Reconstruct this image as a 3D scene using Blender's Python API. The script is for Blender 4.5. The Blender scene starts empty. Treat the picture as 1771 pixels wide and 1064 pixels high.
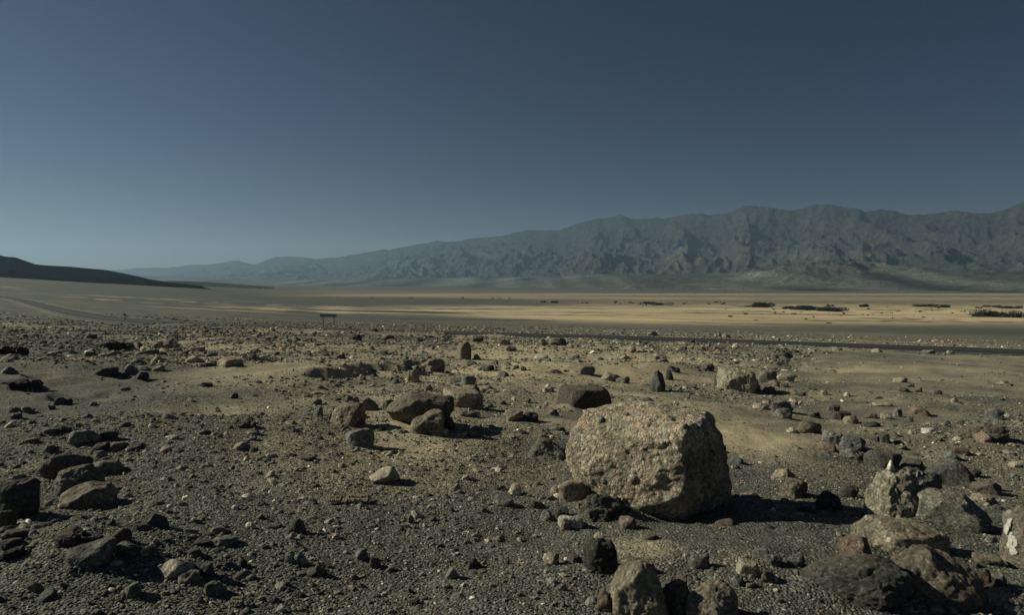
import bpy, bmesh, math, random
import numpy as np
from mathutils import Vector, Matrix, Euler

# ------------------------------------------------------------------ camera, light, exposure
SC = bpy.context.scene
C = SC.collection
F = 1181.0            # focal length in photograph pixels
CX, CY = 885.5, 532.0
HOR = 488.0           # horizon row
CAMZ = 1.65
pitch = math.atan((CY - HOR) / F)
cam_d = bpy.data.cameras.new("camera"); cam = bpy.data.objects.new("camera", cam_d); C.objects.link(cam)
cam.location = (0, 0, CAMZ); cam.rotation_euler = (math.pi / 2 - pitch, 0, 0)
cam_d.sensor_width = 36.0; cam_d.lens = 36.0 * F / 1771.0
cam_d.clip_start = 0.1; cam_d.clip_end = 90000
SC.camera = cam

SUN_EL = math.radians(29.0)
SUN_AZ = math.radians(-80.0)      # measured from +Y (forward) towards +X
w = bpy.data.worlds.new("World"); SC.world = w; w.use_nodes = True
nt = w.node_tree; nt.nodes.clear()
sky = nt.nodes.new('ShaderNodeTexSky'); sky.sky_type = 'NISHITA'; sky.sun_disc = False
sky.sun_elevation = SUN_EL; sky.sun_rotation = SUN_AZ
sky.altitude = 0; sky.air_density = 1.0; sky.dust_density = 0.1; sky.ozone_density = 1.6
gam = nt.nodes.new('ShaderNodeGamma'); gam.inputs['Gamma'].default_value = 1.7
mul = nt.nodes.new('ShaderNodeMix'); mul.data_type = 'RGBA'; mul.blend_type = 'MULTIPLY'
mul.inputs[0].default_value = 1.0; mul.inputs[7].default_value = (.086, .073, .092, 1)
bg = nt.nodes.new('ShaderNodeBackground'); bg.inputs['Strength'].default_value = 0.05
wo = nt.nodes.new('ShaderNodeOutputWorld')
nt.links.new(sky.outputs[0], gam.inputs[0]); nt.links.new(gam.outputs[0], mul.inputs[6])
nt.links.new(mul.outputs[2], bg.inputs[0]); nt.links.new(bg.outputs[0], wo.inputs[0])
sl = bpy.data.lights.new("sun", 'SUN'); sl.energy = 4.8; sl.angle = math.radians(0.5); sl.color = (1.0, 0.965, 0.765)
so = bpy.data.objects.new("sun", sl); C.objects.link(so)
sd = Vector((math.sin(SUN_AZ) * math.cos(SUN_EL), math.cos(SUN_AZ) * math.cos(SUN_EL), math.sin(SUN_EL)))
so.rotation_euler = sd.to_track_quat('Z', 'Y').to_euler(); so.location = (-20, 0, 30)
vs = SC.view_settings; vs.view_transform = 'Standard'; vs.look = 'None'; vs.gamma = 1.0; vs.use_curve_mapping = False
vs.exposure = 0.0
SC.render.engine = 'CYCLES'
SC.cycles.max_bounces = 5; SC.cycles.volume_bounces = 0; SC.cycles.diffuse_bounces = 1

# ------------------------------------------------------------------ noise
def _hash(ix, iy, iz, seed):
    h = (ix.astype(np.int64) * 374761393 + iy.astype(np.int64) * 668265263 + iz.astype(np.int64) * 2147483647 * 3 + seed * 1274126177) & 0xffffffff
    h = ((h ^ (h >> 13)) * 1274126177) & 0xffffffff
    h = ((h ^ (h >> 16)) * 2246822519) & 0xffffffff
    return h ^ (h >> 15)
GA = np.arange(256) * (2 * np.pi / 256)
G2 = np.stack([np.cos(GA), np.sin(GA)], 1)
_r = np.random.RandomState(7); G3 = _r.normal(size=(256, 3)); G3 /= np.linalg.norm(G3, axis=1)[:, None]
def n2(x, y, seed=0):
    xi = np.floor(x); yi = np.floor(y); fx = x - xi; fy = y - yi
    ux = fx * fx * fx * (fx * (fx * 6 - 15) + 10); uy = fy * fy * fy * (fy * (fy * 6 - 15) + 10)
    z = np.zeros_like(xi); o = []
    for dx, dy in ((0, 0), (1, 0), (0, 1), (1, 1)):
        g = G2[(_hash(xi + dx, yi + dy, z, seed) & 255)]
        o.append(g[..., 0] * (fx - dx) + g[..., 1] * (fy - dy))
    a = o[0] + (o[1] - o[0]) * ux; b = o[2] + (o[3] - o[2]) * ux
    return (a + (b - a) * uy) * 1.5
def n3(p, seed=0):
    pi = np.floor(p); f = p - pi; u = f * f * f * (f * (f * 6 - 15) + 10)
    def c(dx, dy, dz):
        g = G3[(_hash(pi[:, 0] + dx, pi[:, 1] + dy, pi[:, 2] + dz, seed) & 255)]
        return g[:, 0] * (f[:, 0] - dx) + g[:, 1] * (f[:, 1] - dy) + g[:, 2] * (f[:, 2] - dz)
    def L(a, b, t): return a + (b - a) * t
    x0 = L(L(c(0,0,0), c(1,0,0), u[:,0]), L(c(0,1,0), c(1,1,0), u[:,0]), u[:,1])
    x1 = L(L(c(0,0,1), c(1,0,1), u[:,0]), L(c(0,1,1), c(1,1,1), u[:,0]), u[:,1])
    return L(x0, x1, u[:, 2]) * 1.5
def fbm2(x, y, o=4, seed=0, g=0.5):
    s = 0; a = 1; t = 0
    for i in range(o): s = s + a * n2(x * 2**i + 17.3*i, y * 2**i - 9.1*i, seed + i); t += a; a *= g
    return s / t
def fbm3(p, o=4, seed=0, g=0.5):
    s = 0; a = 1; t = 0
    for i in range(o): s = s + a * n3(p * 2**i + 11.7*i, seed + i); t += a; a *= g
    return s / t
def sst(a, b, x):
    t = np.clip((x - a) / (b - a), 0, 1); return t * t * (3 - 2 * t)

# ------------------------------------------------------------------ projection between photograph and ground
cp, sp = math.cos(pitch), math.sin(pitch)
def ray(px, py):
    X = (px - CX) / F; Yc = (CY - py) / F      # camera frame, looking along -z
    return np.array([X, cp + Yc * sp, -sp + Yc * cp])
def project(x, y, z):
    dz = z - CAMZ; dep = y * cp - dz * sp; up = y * sp + dz * cp
    dep = np.maximum(dep, 0.05)
    return CX + F * x / dep, CY - F * up / dep

UC = np.array([-0.75, -0.47, -0.27, 0.0, 0.4, 0.75])
YR = np.log(np.array([100., 250, 600, 1200, 2500, 5000, 20000, 80000]))
PLN = 69 + 34 * UC
ET = np.array([PLN,
    [32, 46, 57, 64, 74, 80],
    [13, 33, 45, 49, 55, 59],
    [-9, 9, 26, 32, 36, 38],
    [-18, 4, 13, 17, 19, 20],
    [-20, 1, 7, 9, 10, 10],
    [-20, 0, 2, 3, 3, 3],
    [-18, 0, 1, 1, 1, 1]], float)
def cub(tab, xs, x):     # cubic hermite over rows
    n = len(xs); i = np.clip(np.searchsorted(xs, x) - 1, 0, n - 2)
    m = np.zeros_like(tab); m[1:-1] = (tab[2:] - tab[:-2]) / (xs[2:] - xs[:-2])[:, None]; m[-1] = 0; m[0] = 0
    return i, m
def eff(x, y):
    th = np.arctan2(x, y); r = np.hypot(x, y)
    lim = math.radians(41.0)
    u = np.tan(np.clip(th, -lim, lim))
    wgt = 1 - sst(lim, math.pi, np.abs(th))
    ue = u * wgt
    return ue, r / np.sqrt(1 + ue * ue)
def base_depth(x, y):
    u, Y = eff(x, y)
    uc = np.clip(u, -0.85, 0.85)
    ly = np.clip(np.log(np.maximum(Y, 0.01)), YR[0], YR[-1])
    i, m = cub(ET, YR, ly)
    j = np.clip(np.searchsorted(UC, uc) - 1, 0, len(UC) - 2)
    fu = (uc - UC[j]) / (UC[j + 1] - UC[j]); fu = np.clip(fu, -0.4, 1.4)
    h = (YR[i + 1] - YR[i]); t = (ly - YR[i]) / h
    def col(k):
        a = ET[i, k]; b = ET[i + 1, k]; ma = m[i, k] * h; mb = m[i + 1, k] * h
        t2 = t * t; t3 = t2 * t
        return (2*t3 - 3*t2 + 1) * a + (t3 - 2*t2 + t) * ma + (-2*t3 + 3*t2) * b + (t3 - t2) * mb
    E = col(j) * (1 - fu) + col(j + 1) * fu
    near = 69 + 34 * uc
    E = np.where(Y < 100, near, E)
    return E / F * Y                                  # depth below z=0
def hit(px, py, fn):
    d = ray(px, py); ts = np.geomspace(1.5, 9000, 1500)
    X, Y, Z = d[0]*ts, d[1]*ts, CAMZ + d[2]*ts
    g = fn(X, Y); k = np.nonzero(Z < g)[0]
    if len(k) == 0: return np.array([X[-1], Y[-1], g[-1]])
    k = max(k[0], 1); a, b = ts[k-1], ts[k]
    for _ in range(14):
        mth = (a + b) / 2; q = d * mth
        if CAMZ + q[2] < fn(np.array([q[0]]), np.array([q[1]]))[0]: b = mth
        else: a = mth
    q = d * b
    return np.array([q[0], q[1], CAMZ + q[2]])
base_z = lambda x, y: -base_depth(x, y)

# road centre line (photo points dropped on the smooth terrain)
ROADPX = [(-160, 503), (-60, 507), (0, 512), (45, 521), (90, 533), (140, 544), (200, 553), (290, 560), (400, 566), (560, 572), (700, 575), (900, 580), (1100, 586), (1300, 593), (1500, 600), (1771, 610), (2100, 624), (2600, 650)]
rp = np.array([hit(a, b, base_z) for a, b in ROADPX])
def resample(P, n):
    s = np.r_[0, np.cumsum(np.linalg.norm(np.diff(P[:, :2], axis=0), axis=1))]
    t = np.linspace(0, s[-1], n); Q = np.stack([np.interp(t, s, P[:, k]) for k in range(P.shape[1])], 1)
    for _ in range(60): Q[1:-1] = (Q[:-2] + 2*Q[1:-1] + Q[2:]) / 4
    return Q
road = resample(rp, 420)
road[:, 2] = base_z(road[:, 0], road[:, 1]) + 0.05
def road_dist(x, y):
    # coarse nearest sample, then segment distance
    D = np.full(x.shape, 1e9); Zr = np.zeros(x.shape)
    sel = (np.hypot(x, y) > 25) & (np.hypot(x, y) < 2500)
    xs, ys = x[sel], y[sel]
    if xs.size:
        bd = np.full(xs.shape, 1e18); bz = np.zeros(xs.shape)
        R = road[::4]
        for k in range(len(R) - 1):
            ax, ay = R[k, :2]; bx, by = R[k+1, :2]; L2 = (bx-ax)**2 + (by-ay)**2
            t = np.clip(((xs-ax)*(bx-ax) + (ys-ay)*(by-ay)) / L2, 0, 1)
            d2 = (xs - ax - t*(bx-ax))**2 + (ys - ay - t*(by-ay))**2
            mk = d2 < bd; bd[mk] = d2[mk]; bz[mk] = (R[k, 2] + t*(R[k+1, 2]-R[k, 2]))[mk]
        D[sel] = np.sqrt(bd); Zr[sel] = bz
    return D, Zr

# washed-out banks: photo polylines along the foot, high side on the left/back
BANKS = [([(500, 668), (560, 662), (600, 655), (640, 645), (668, 641), (700, 640), (722, 630), (745, 622), (752, 614)], 0.34),
         ([(700, 590), (722, 592), (745, 590), (775, 585), (782, 578)], 0.5),
         ([(205, 592), (240, 588), (262, 600), (300, 597), (306, 585), (350, 580)], 0.42),
         ([(1335, 640), (1362, 632), (1350, 622), (1366, 616), (1385, 608)], 0.34),
         ([(60, 688), (130, 684), (220, 676), (330, 668)], 0.10),
         ([(400, 635), (470, 628), (560, 610), (640, 604)], 0.15),
         ([(0, 672), (60, 668), (95, 655)], 0.3)]
bank_w = []
for pl, H in BANKS:
    P = np.array([hit(a, b, base_z) for a, b in pl]); P[:, 2] = H
    bank_w.append(P)
def bank_height(x, y):
    z = np.zeros(x.shape)
    for P in bank_w:
        c = P.mean(0); R = np.hypot(P[:, 0]-c[0], P[:, 1]-c[1]).max() + 9
        sel = (np.abs(x-c[0]) < R) & (np.abs(y-c[1]) < R)
        if not sel.any(): continue
        xs0, ys0 = x[sel], y[sel]; xs, ys = xs0, ys0
        xs = xs + .62*n2(xs0*.8, ys0*.8, 91) + .08*n2(xs0*2.6, ys0*2.6, 93); ys = ys + .6*n2(xs0*.9, ys0*.9, 92) + .16*n2(xs0*2.6, ys0*2.6, 94)
        bd = np.full(xs.shape, 1e18); sg = np.zeros(xs.shape); tt = np.zeros(xs.shape); n = len(P) - 1
        for k in range(n):
            ax, ay = P[k, :2]; bx, by = P[k+1, :2]; L2 = (bx-ax)**2 + (by-ay)**2
            t = np.clip(((xs-ax)*(bx-ax) + (ys-ay)*(by-ay)) / L2, 0, 1)
            ex = xs-ax-t*(bx-ax); ey = ys-ay-t*(by-ay); d2 = ex*ex + ey*ey
            mk = d2 < bd; bd[mk] = d2[mk]
            sg[mk] = np.sign((bx-ax)*(ys-ay) - (by-ay)*(xs-ax))[mk]; tt[mk] = ((k+t)/n)[mk]
        d = np.sqrt(bd) * sg
        end = sst(0, .25, tt) * (1 - sst(.8, 1, tt)) * np.exp(-np.maximum(np.sqrt(bd) - 3, 0))
        H = P[0, 2]
        prof = .16*sst(-0.06, 0.34, d) * np.exp(-np.maximum(d, 0)/4.5) - 1.0*(1 - sst(-.06, .34, d))*np.exp(np.minimum(d, 0)/2.2)
        z[sel] += H * end * prof * np.clip(.72 + .45*n2(xs0*.7, ys0*.7, 95), .3, 1.1)
    return z
# low mounds, photo position, radii in metres, height
MOUNDS = [(700, 745, 3.2, 1.3, .16), (620, 800, 3.0, 1.0, .10), (1120, 985, 0.9, .5, .10), (180, 975, 1.0, .5, .10),
          (1560, 980, 1.3, .8, .12), (1640, 760, 2.5, 1.5, .20), (1060, 640, 5, 4, .25), (430, 760, 2.5, 1.2, .14),
          (60, 1000, 1.0, .5, .08), (1650, 900, 1.4, .7, .10), (1400, 800, 1.2, .7, .07), (1150, 610, 14, 8, .45),
          (900, 700, 4, 2, .12), (250, 640, 8, 3, .2), (1350, 925, .8, .35, .05)]
mound_w = [(hit(a, b, base_z), rx, ry, h) for a, b, rx, ry, h in MOUNDS]
RTH = np.arctan2(road[:, 0], road[:, 1]); RRD = np.hypot(road[:, 0], road[:, 1]); _o = np.argsort(RTH); RTH, RRD = RTH[_o], RRD[_o]
def z_side(x, y):
    return np.hypot(x, y) - np.interp(np.arctan2(x, y), RTH, RRD)
def ground_z(x, y):
    x = np.asarray(x, float); y = np.asarray(y, float)
    r = np.hypot(x, y)
    z = -base_depth(x, y)
    z += 0.30 * n2(x/13., y/9., 1) * sst(4, 40, r) * (1 - sst(3000, 9000, r))
    z += 0.15 * n2(x/3.7, y/3.1, 2) * (1 - sst(150, 500, r)) * sst(1, 9, r)
    z += 0.055 * n2(x/1.1, y/1.1, 3) * (1 - sst(40, 90, r))
    z += 0.016 * n2(x/.34, y/.34, 4) * (1 - sst(18, 40, r))
    z += 0.007 * n2(x/.11, y/.11, 5) * (1 - sst(8, 16, r))
    z += 1.2 * n2(x/160., y/160., 6) * sst(150, 500, r) * (1 - sst(1500, 4000, r))
    for p, rx, ry, h in mound_w:
        z += h * np.exp(-((x-p[0])/rx)**2 - ((y-p[1])/ry)**2)
    z += bank_height(x, y)
    D, Zr = road_dist(x, y)
    k = 1 - sst(4.6, 13, D)
    z = z * (1 - k) + (Zr - 0.16) * k
    az = x/np.maximum(y, 1e-3)   # low berm on the near side of the left stretch of road
    nearside = (z_side(x, y) < 0)
    z = z + nearside*(y > 20)*.50*np.exp(-((D - 10.5)/3.2)**2)*sst(-.60, -.50, az)*(1 - sst(-.06, .06, az))*(.8 + .6*n2(x/6., y/6., 8))
    return z

# ------------------------------------------------------------------ object helpers
def tag(o, label=None, cat=None, group=None, kind=None):
    if label: o['label'] = label
    if cat: o['category'] = cat
    if group: o['group'] = group
    if kind: o['kind'] = kind
    return o
def link(name, me, mat=None, parent=None):
    o = bpy.data.objects.new(name, me); C.objects.link(o)
    if mat and not me.materials: me.materials.append(mat)
    if parent: o.parent = parent
    return o
def np_mesh(name, V, Fc, smooth=True, col=None):
    me = bpy.data.meshes.new(name); V = np.ascontiguousarray(V, np.float32); Fc = np.ascontiguousarray(Fc, np.int32)
    k = Fc.shape[1]
    me.vertices.add(len(V)); me.vertices.foreach_set('co', V.ravel())
    me.loops.add(Fc.size); me.loops.foreach_set('vertex_index', Fc.ravel())
    me.polygons.add(len(Fc)); me.polygons.foreach_set('loop_start', np.arange(0, Fc.size, k, dtype=np.int32))
    me.polygons.foreach_set('use_smooth', np.full(len(Fc), smooth, bool))
    if col is not None:
        a = me.attributes.new('tone', 'FLOAT_COLOR', 'POINT'); c4 = np.ones((len(V), 4), np.float32); c4[:, :3] = col
        a.data.foreach_set('color', c4.ravel())
    me.update(calc_edges=True); return me
def grid_faces(nr, nc, wrap=False):
    i = np.arange(nr - 1)[:, None]; j = np.arange(nc if wrap else nc - 1)[None, :]; j2 = (j + 1) % nc
    return np.stack([i*nc + j + 0*j2, i*nc + j2, (i+1)*nc + j2, (i+1)*nc + j + 0*j2], -1).reshape(-1, 4)
def new_mat(name):
    m = bpy.data.materials.new(name); m.use_nodes = True; t = m.node_tree; t.nodes.clear()
    b = t.nodes.new('ShaderNodeBsdfPrincipled'); o = t.nodes.new('ShaderNodeOutputMaterial'); t.links.new(b.outputs[0], o.inputs[0])
    b.inputs['Specular IOR Level'].default_value = 0.25; b.inputs['Roughness'].default_value = 0.9
    return m, t, b
def node(t, ty, **k):
    n = t.nodes.new(ty)
    for a, v in k.items():
        if a.startswith('i_'):
            key = a[2:]; n.inputs[int(key) if key.isdigit() else key.replace('_', ' ')].default_value = v
        else: setattr(n, a, v)
    return n
def noise(t, vec, scale, detail=4, rough=.6, dist=0):
    n = node(t, 'ShaderNodeTexNoise'); n.inputs['Scale'].default_value = scale; n.inputs['Detail'].default_value = detail
    n.inputs['Roughness'].default_value = rough; n.inputs['Distortion'].default_value = dist; t.links.new(vec, n.inputs['Vector']); return n
def vor(t, vec, scale, feature='F1', rnd=1.0):
    n = node(t, 'ShaderNodeTexVoronoi', feature=feature); n.inputs['Scale'].default_value = scale; n.inputs['Randomness'].default_value = rnd
    t.links.new(vec, n.inputs['Vector']); return n
def ramp(t, fac, stops):
    n = node(t, 'ShaderNodeValToRGB'); e = n.color_ramp.elements
    while len(e) < len(stops): e.new(0.5)
    for k, (p, c) in enumerate(stops):
        e[k].position = p; e[k].color = (c, c, c, 1) if np.isscalar(c) else (*c, 1)
    t.links.new(fac, n.inputs[0]); return n
def mixc(t, fac, a, b, mode='MIX'):
    n = node(t, 'ShaderNodeMix', data_type='RGBA', blend_type=mode)
    for s, v in ((0, fac), (6, a), (7, b)):
        if hasattr(v, 'is_linked') or hasattr(v, 'links'): t.links.new(v, n.inputs[s])
        else: n.inputs[s].default_value = v if s == 0 or len(v) == 4 else (*v, 1)
    return n.outputs[2]
def mathn(t, op, a, b=0.0):
    n = node(t, 'ShaderNodeMath', operation=op)
    for s, v in ((0, a), (1, b)):
        if hasattr(v, 'links'): t.links.new(v, n.inputs[s])
        else: n.inputs[s].default_value = v
    return n.outputs[0]
def bump(t, b, h, strength, dist, prev=None):
    n = node(t, 'ShaderNodeBump'); n.inputs['Strength'].default_value = strength; n.inputs['Distance'].default_value = dist
    t.links.new(h, n.inputs['Height'])
    if prev: t.links.new(prev, n.inputs['Normal'])
    t.links.new(n.outputs[0], b.inputs['Normal']); return n.outputs[0]

# ------------------------------------------------------------------ materials
def ground_material():
    m, t, b = new_mat('desert_ground')
    at = node(t, 'ShaderNodeAttribute', attribute_name='tone'); g = node(t, 'ShaderNodeNewGeometry'); P = g.outputs['Position']
    v1 = vor(t, P, 52.0); v2 = vor(t, P, 120.0)
    hs = ramp(t, v1.outputs['Color'], [(0, 0.35), (.5, .85), (.82, 1.4), (1, 3.4)])
    hs2 = ramp(t, v2.outputs['Color'], [(0, 0.65), (.6, 1.0), (1, 1.6)])
    c = mixc(t, 1.0, at.outputs['Color'], hs.outputs[0], 'MULTIPLY'); 
    sepx = node(t, 'ShaderNodeAttribute', attribute_name='gravel')
    c = mixc(t, sepx.outputs['Fac'], at.outputs['Color'], c)
    c = mixc(t, 1.0, c, hs2.outputs[0], 'MULTIPLY')
    n1 = noise(t, P, 2.2, 5, .65); rr = ramp(t, n1.outputs[0], [(.25, .72), (.75, 1.28)])
    c = mixc(t, 1.0, c, rr.outputs[0], 'MULTIPLY')
    t.links.new(c, b.inputs['Base Color'])
    d1 = mathn(t, 'MULTIPLY', v1.outputs['Distance'], sepx.outputs['Fac'])
    h = mathn(t, 'SUBTRACT', noise(t, P, 30, 4, .7).outputs[0], d1)
    p = bump(t, b, h, 0.9, 0.016)
    return m
M_GROUND = ground_material()
def rock_material(name, kind):
    m, t, b = new_mat(name)
    oi = node(t, 'ShaderNodeObjectInfo'); tc = node(t, 'ShaderNodeTexCoord'); P = tc.outputs['Object']
    off = node(t, 'ShaderNodeVectorMath', operation='ADD'); t.links.new(P, off.inputs[0])
    cmb = node(t, 'ShaderNodeCombineXYZ'); sc = mathn(t, 'MULTIPLY', oi.outputs['Random'], 37.0)
    for k in range(3): t.links.new(sc, cmb.inputs[k])
    t.links.new(cmb.outputs[0], off.inputs[1]); P = off.outputs[0]
    col = oi.outputs['Color']
    na = noise(t, P, 3.0, 6, .65, .4); c = mixc(t, 1.0, col, ramp(t, na.outputs[0], [(.3, .5), (.5, 1.0), (.7, 1.5)]).outputs[0], 'MULTIPLY')
    nb = noise(t, P, 28.0, 4, .75); c = mixc(t, 1.0, c, ramp(t, nb.outputs[0], [(.32, .45), (.68, 1.6)]).outputs[0], 'MULTIPLY')
    vv = vor(t, P, 70.0); c = mixc(t, 1.0, c, ramp(t, vv.outputs['Color'], [(0, .6), (.7, 1.0), (1, 2.0)]).outputs[0], 'MULTIPLY')
    if kind == 'conglomerate':
        w_ = noise(t, P, 14, 4, .7); vm = node(t, 'ShaderNodeVectorMath', operation='MULTIPLY_ADD')
        t.links.new(w_.outputs['Color'], vm.inputs[0]); vm.inputs[1].default_value = (.06, .06, .06); t.links.new(P, vm.inputs[2])
        va = vor(t, vm.outputs[0], 15.0); vb = vor(t, vm.outputs[0], 44.0)
        ca = ramp(t, va.outputs['Color'], [(0, (.15, .15, .14)), (.2, (.30, .26, .20)), (.4, (.42, .30, .24)), (.6, (.26, .20, .15)), (.8, (.40, .35, .28)), (1, (.55, .52, .46))])
        cb = ramp(t, vb.outputs['Color'], [(0, (.09, .08, .07)), (.25, (.25, .20, .15)), (.5, (.46, .34, .26)), (.72, (.22, .17, .12)), (.9, (.52, .44, .35)), (1, (.80, .74, .64))])
        msk = ramp(t, noise(t, P, 3.6, 3, .6).outputs[0], [(.46, 0.0), (.60, 1.0)])
        cg = mixc(t, msk.outputs[0], cb.outputs[0], ca.outputs[0])
        big = ramp(t, noise(t, P, 2.2, 5, .65, .5).outputs[0], [(.36, .55), (.5, 1.0), (.64, 1.3)])
        cg = mixc(t, 1.0, cg, big.outputs[0], 'MULTIPLY')
        c = mixc(t, 1.0, cg, ramp(t, nb.outputs[0], [(.36, .5), (.64, 1.6)]).outputs[0], 'MULTIPLY')
        c = mixc(t, 1.0, c, (1.28, 1.38, 1.30), 'MULTIPLY')
        h = mathn(t, 'ADD', mathn(t, 'MULTIPLY', vb.outputs['Distance'], -.8), mathn(t, 'MULTIPLY', noise(t, P, 34, 6, .75).outputs[0], 1.5))
        t.links.new(c, b.inputs['Base Color']); p = bump(t, b, h, 1.0, .030)
        return m
    # pale dust caught on upward faces
    g = node(t, 'ShaderNodeNewGeometry'); sx = node(t, 'ShaderNodeSeparateXYZ'); t.links.new(g.outputs['Normal'], sx.inputs[0])
    up = ramp(t, mathn(t, 'MULTIPLY', mathn(t, 'MULTIPLY', sx.outputs[2], na.outputs[0]), 1.6), [(.45, 0.0), (.85, .35)])
    c = mixc(t, up.outputs[0], c, (.23, .19, .13, 1))
    t.links.new(c, b.inputs['Base Color'])
    if kind == 'rough':
        h = mathn(t, 'ADD', noise(t, P, 9, 9, .78, .3).outputs[0], mathn(t, 'MULTIPLY', noise(t, P, 45, 5, .8).outputs[0], .5)); bump(t, b, h, 1.0, .045)
    elif kind == 'smooth':
        h = noise(t, P, 14, 8, .7, .2).outputs[0]; bump(t, b, h, 1.0, .035)
    else:
        wv = node(t, 'ShaderNodeTexNoise'); mp = node(t, 'ShaderNodeMapping'); mp.inputs['Scale'].default_value = (3, 3, 13); mp.inputs['Rotation'].default_value = (.5, .3, 0)
        t.links.new(P, mp.inputs[0]); t.links.new(mp.outputs[0], wv.inputs['Vector']); wv.inputs['Scale'].default_value = 1.6; wv.inputs['Detail'].default_value = 6; wv.inputs['Roughness'].default_value = .7
        h = mathn(t, 'ADD', wv.outputs[0], mathn(t, 'MULTIPLY', nb.outputs[0], .5)); bump(t, b, h, .9, .03)
    return m
M_ROCK = {k: rock_material(n, k) for k, n in (('conglomerate', 'conglomerate_stone'), ('rough', 'pitted_stone'), ('smooth', 'worn_stone'), ('layered', 'layered_stone'))}
def gravel_material():
    m, t, b = new_mat('gravel_stone')
    at = node(t, 'ShaderNodeAttribute', attribute_name='tint', attribute_type='INSTANCER')
    tc = node(t, 'ShaderNodeTexCoord'); n1 = noise(t, tc.outputs['Object'], 2.5, 4, .7)
    c = mixc(t, 1.0, at.outputs['Color'], ramp(t, n1.outputs[0], [(.3, .65), (.7, 1.35)]).outputs[0], 'MULTIPLY')
    t.links.new(c, b.inputs['Base Color']); bump(t, b, n1.outputs[0], .5, .3)
    return m
M_GRAVEL = gravel_material()
def plain(name, col, rough=.8, nscale=None, amt=.2, metal=0):
    m, t, b = new_mat(name); b.inputs['Roughness'].default_value = rough; b.inputs['Metallic'].default_value = metal
    if nscale:
        tc = node(t, 'ShaderNodeTexCoord'); n1 = noise(t, tc.outputs['Object'], nscale, 5, .65)
        c = mixc(t, 1.0, (*col, 1), ramp(t, n1.outputs[0], [(.3, 1-amt), (.7, 1+amt)]).outputs[0], 'MULTIPLY'); t.links.new(c, b.inputs['Base Color'])
        bump(t, b, n1.outputs[0], .4, .01)
    else: b.inputs['Base Color'].default_value = (*col, 1)
    return m
def attr_mat(name, nscale, amt, bstr, bdist):
    m, t, b = new_mat(name); at = node(t, 'ShaderNodeAttribute', attribute_name='tone'); g = node(t, 'ShaderNodeNewGeometry')
    n1 = noise(t, g.outputs['Position'], nscale, 7, .7)
    c = mixc(t, 1.0, at.outputs['Color'], ramp(t, n1.outputs[0], [(.3, 1-amt), (.7, 1+amt)]).outputs[0], 'MULTIPLY'); t.links.new(c, b.inputs['Base Color'])
    bump(t, b, n1.outputs[0], bstr, bdist); return m
M_MOUNT = attr_mat('mountain_rock', .016, .55, 1.0, 80.)
M_HILL = attr_mat('dark_hill_rock', .03, .5, 1.0, 14.)
for m_ in (M_HILL, M_MOUNT): m_.node_tree.nodes['Principled BSDF'].inputs['Specular IOR Level'].default_value = 0.0

# ------------------------------------------------------------------ ground sheet
# (px, py, rx, ry, amount): places where pale sand lies open between the stones
SAND = [(700, 782, 90, 16, .75), (1000, 745, 60, 10, .4), (1330, 770, 110, 22, .5), (1000, 640, 260, 42, .45), (900, 615, 120, 10, .7), (830, 590, 40, 8, .8),
        (330, 604, 160, 8, .75), (560, 620, 130, 8, .5), (1180, 700, 120, 15, .45), (480, 770, 70, 14, .45), (430, 655, 120, 10, .4), (720, 720, 90, 40, .35),
        (1110, 945, 70, 30, .55), (1290, 960, 60, 22, .4), (1500, 700, 150, 40, .3), (1250, 740, 90, 30, .4), (1700, 640, 200, 30, .15), (600, 640, 80, 10, .35), (1600, 800, 80, 20, .25)]
def dens(px, py, x, y):
    """how stony the ground is, 0..1, in terms of where a spot lies on the fan"""
    r = np.hypot(x, y)
    d = 0.50 + 0.65 * n2(x/7., y/5., 31) + 0.35 * n2(x/2.3, y/1.9, 32)
    band = np.exp(-((py - 595) / 26) ** 2) * (1 - sst(1340, 1420, px)); d += 0.95 * band
    d += 0.45 * np.exp(-((px - 1130)/190)**2 - ((py - 620)/28)**2)
    d += 0.35 * np.exp(-((px - 800)/160)**2 - ((py - 660)/35)**2)
    d -= 0.55 * sst(1360, 1480, px) * sst(600, 612, py) * (1 - sst(680, 760, py))
    d -= 0.30 * np.exp(-((px - 300)/330)**2 - ((py - 690)/36)**2)
    d += 0.30 * sst(1350, 1500, px) * sst(690, 760, py) * (1-sst(840, 900, py))
    d -= 0.5 * np.exp(-((px - 350)/150)**2 - ((py - 602)/9)**2)
    for a_, b_, rx, ry, k in SAND: d -= .75*k*np.exp(-((px-a_)/rx)**2 - ((py-b_)/ry)**2)
    return np.clip(d, 0.03, 1.6)
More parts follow.
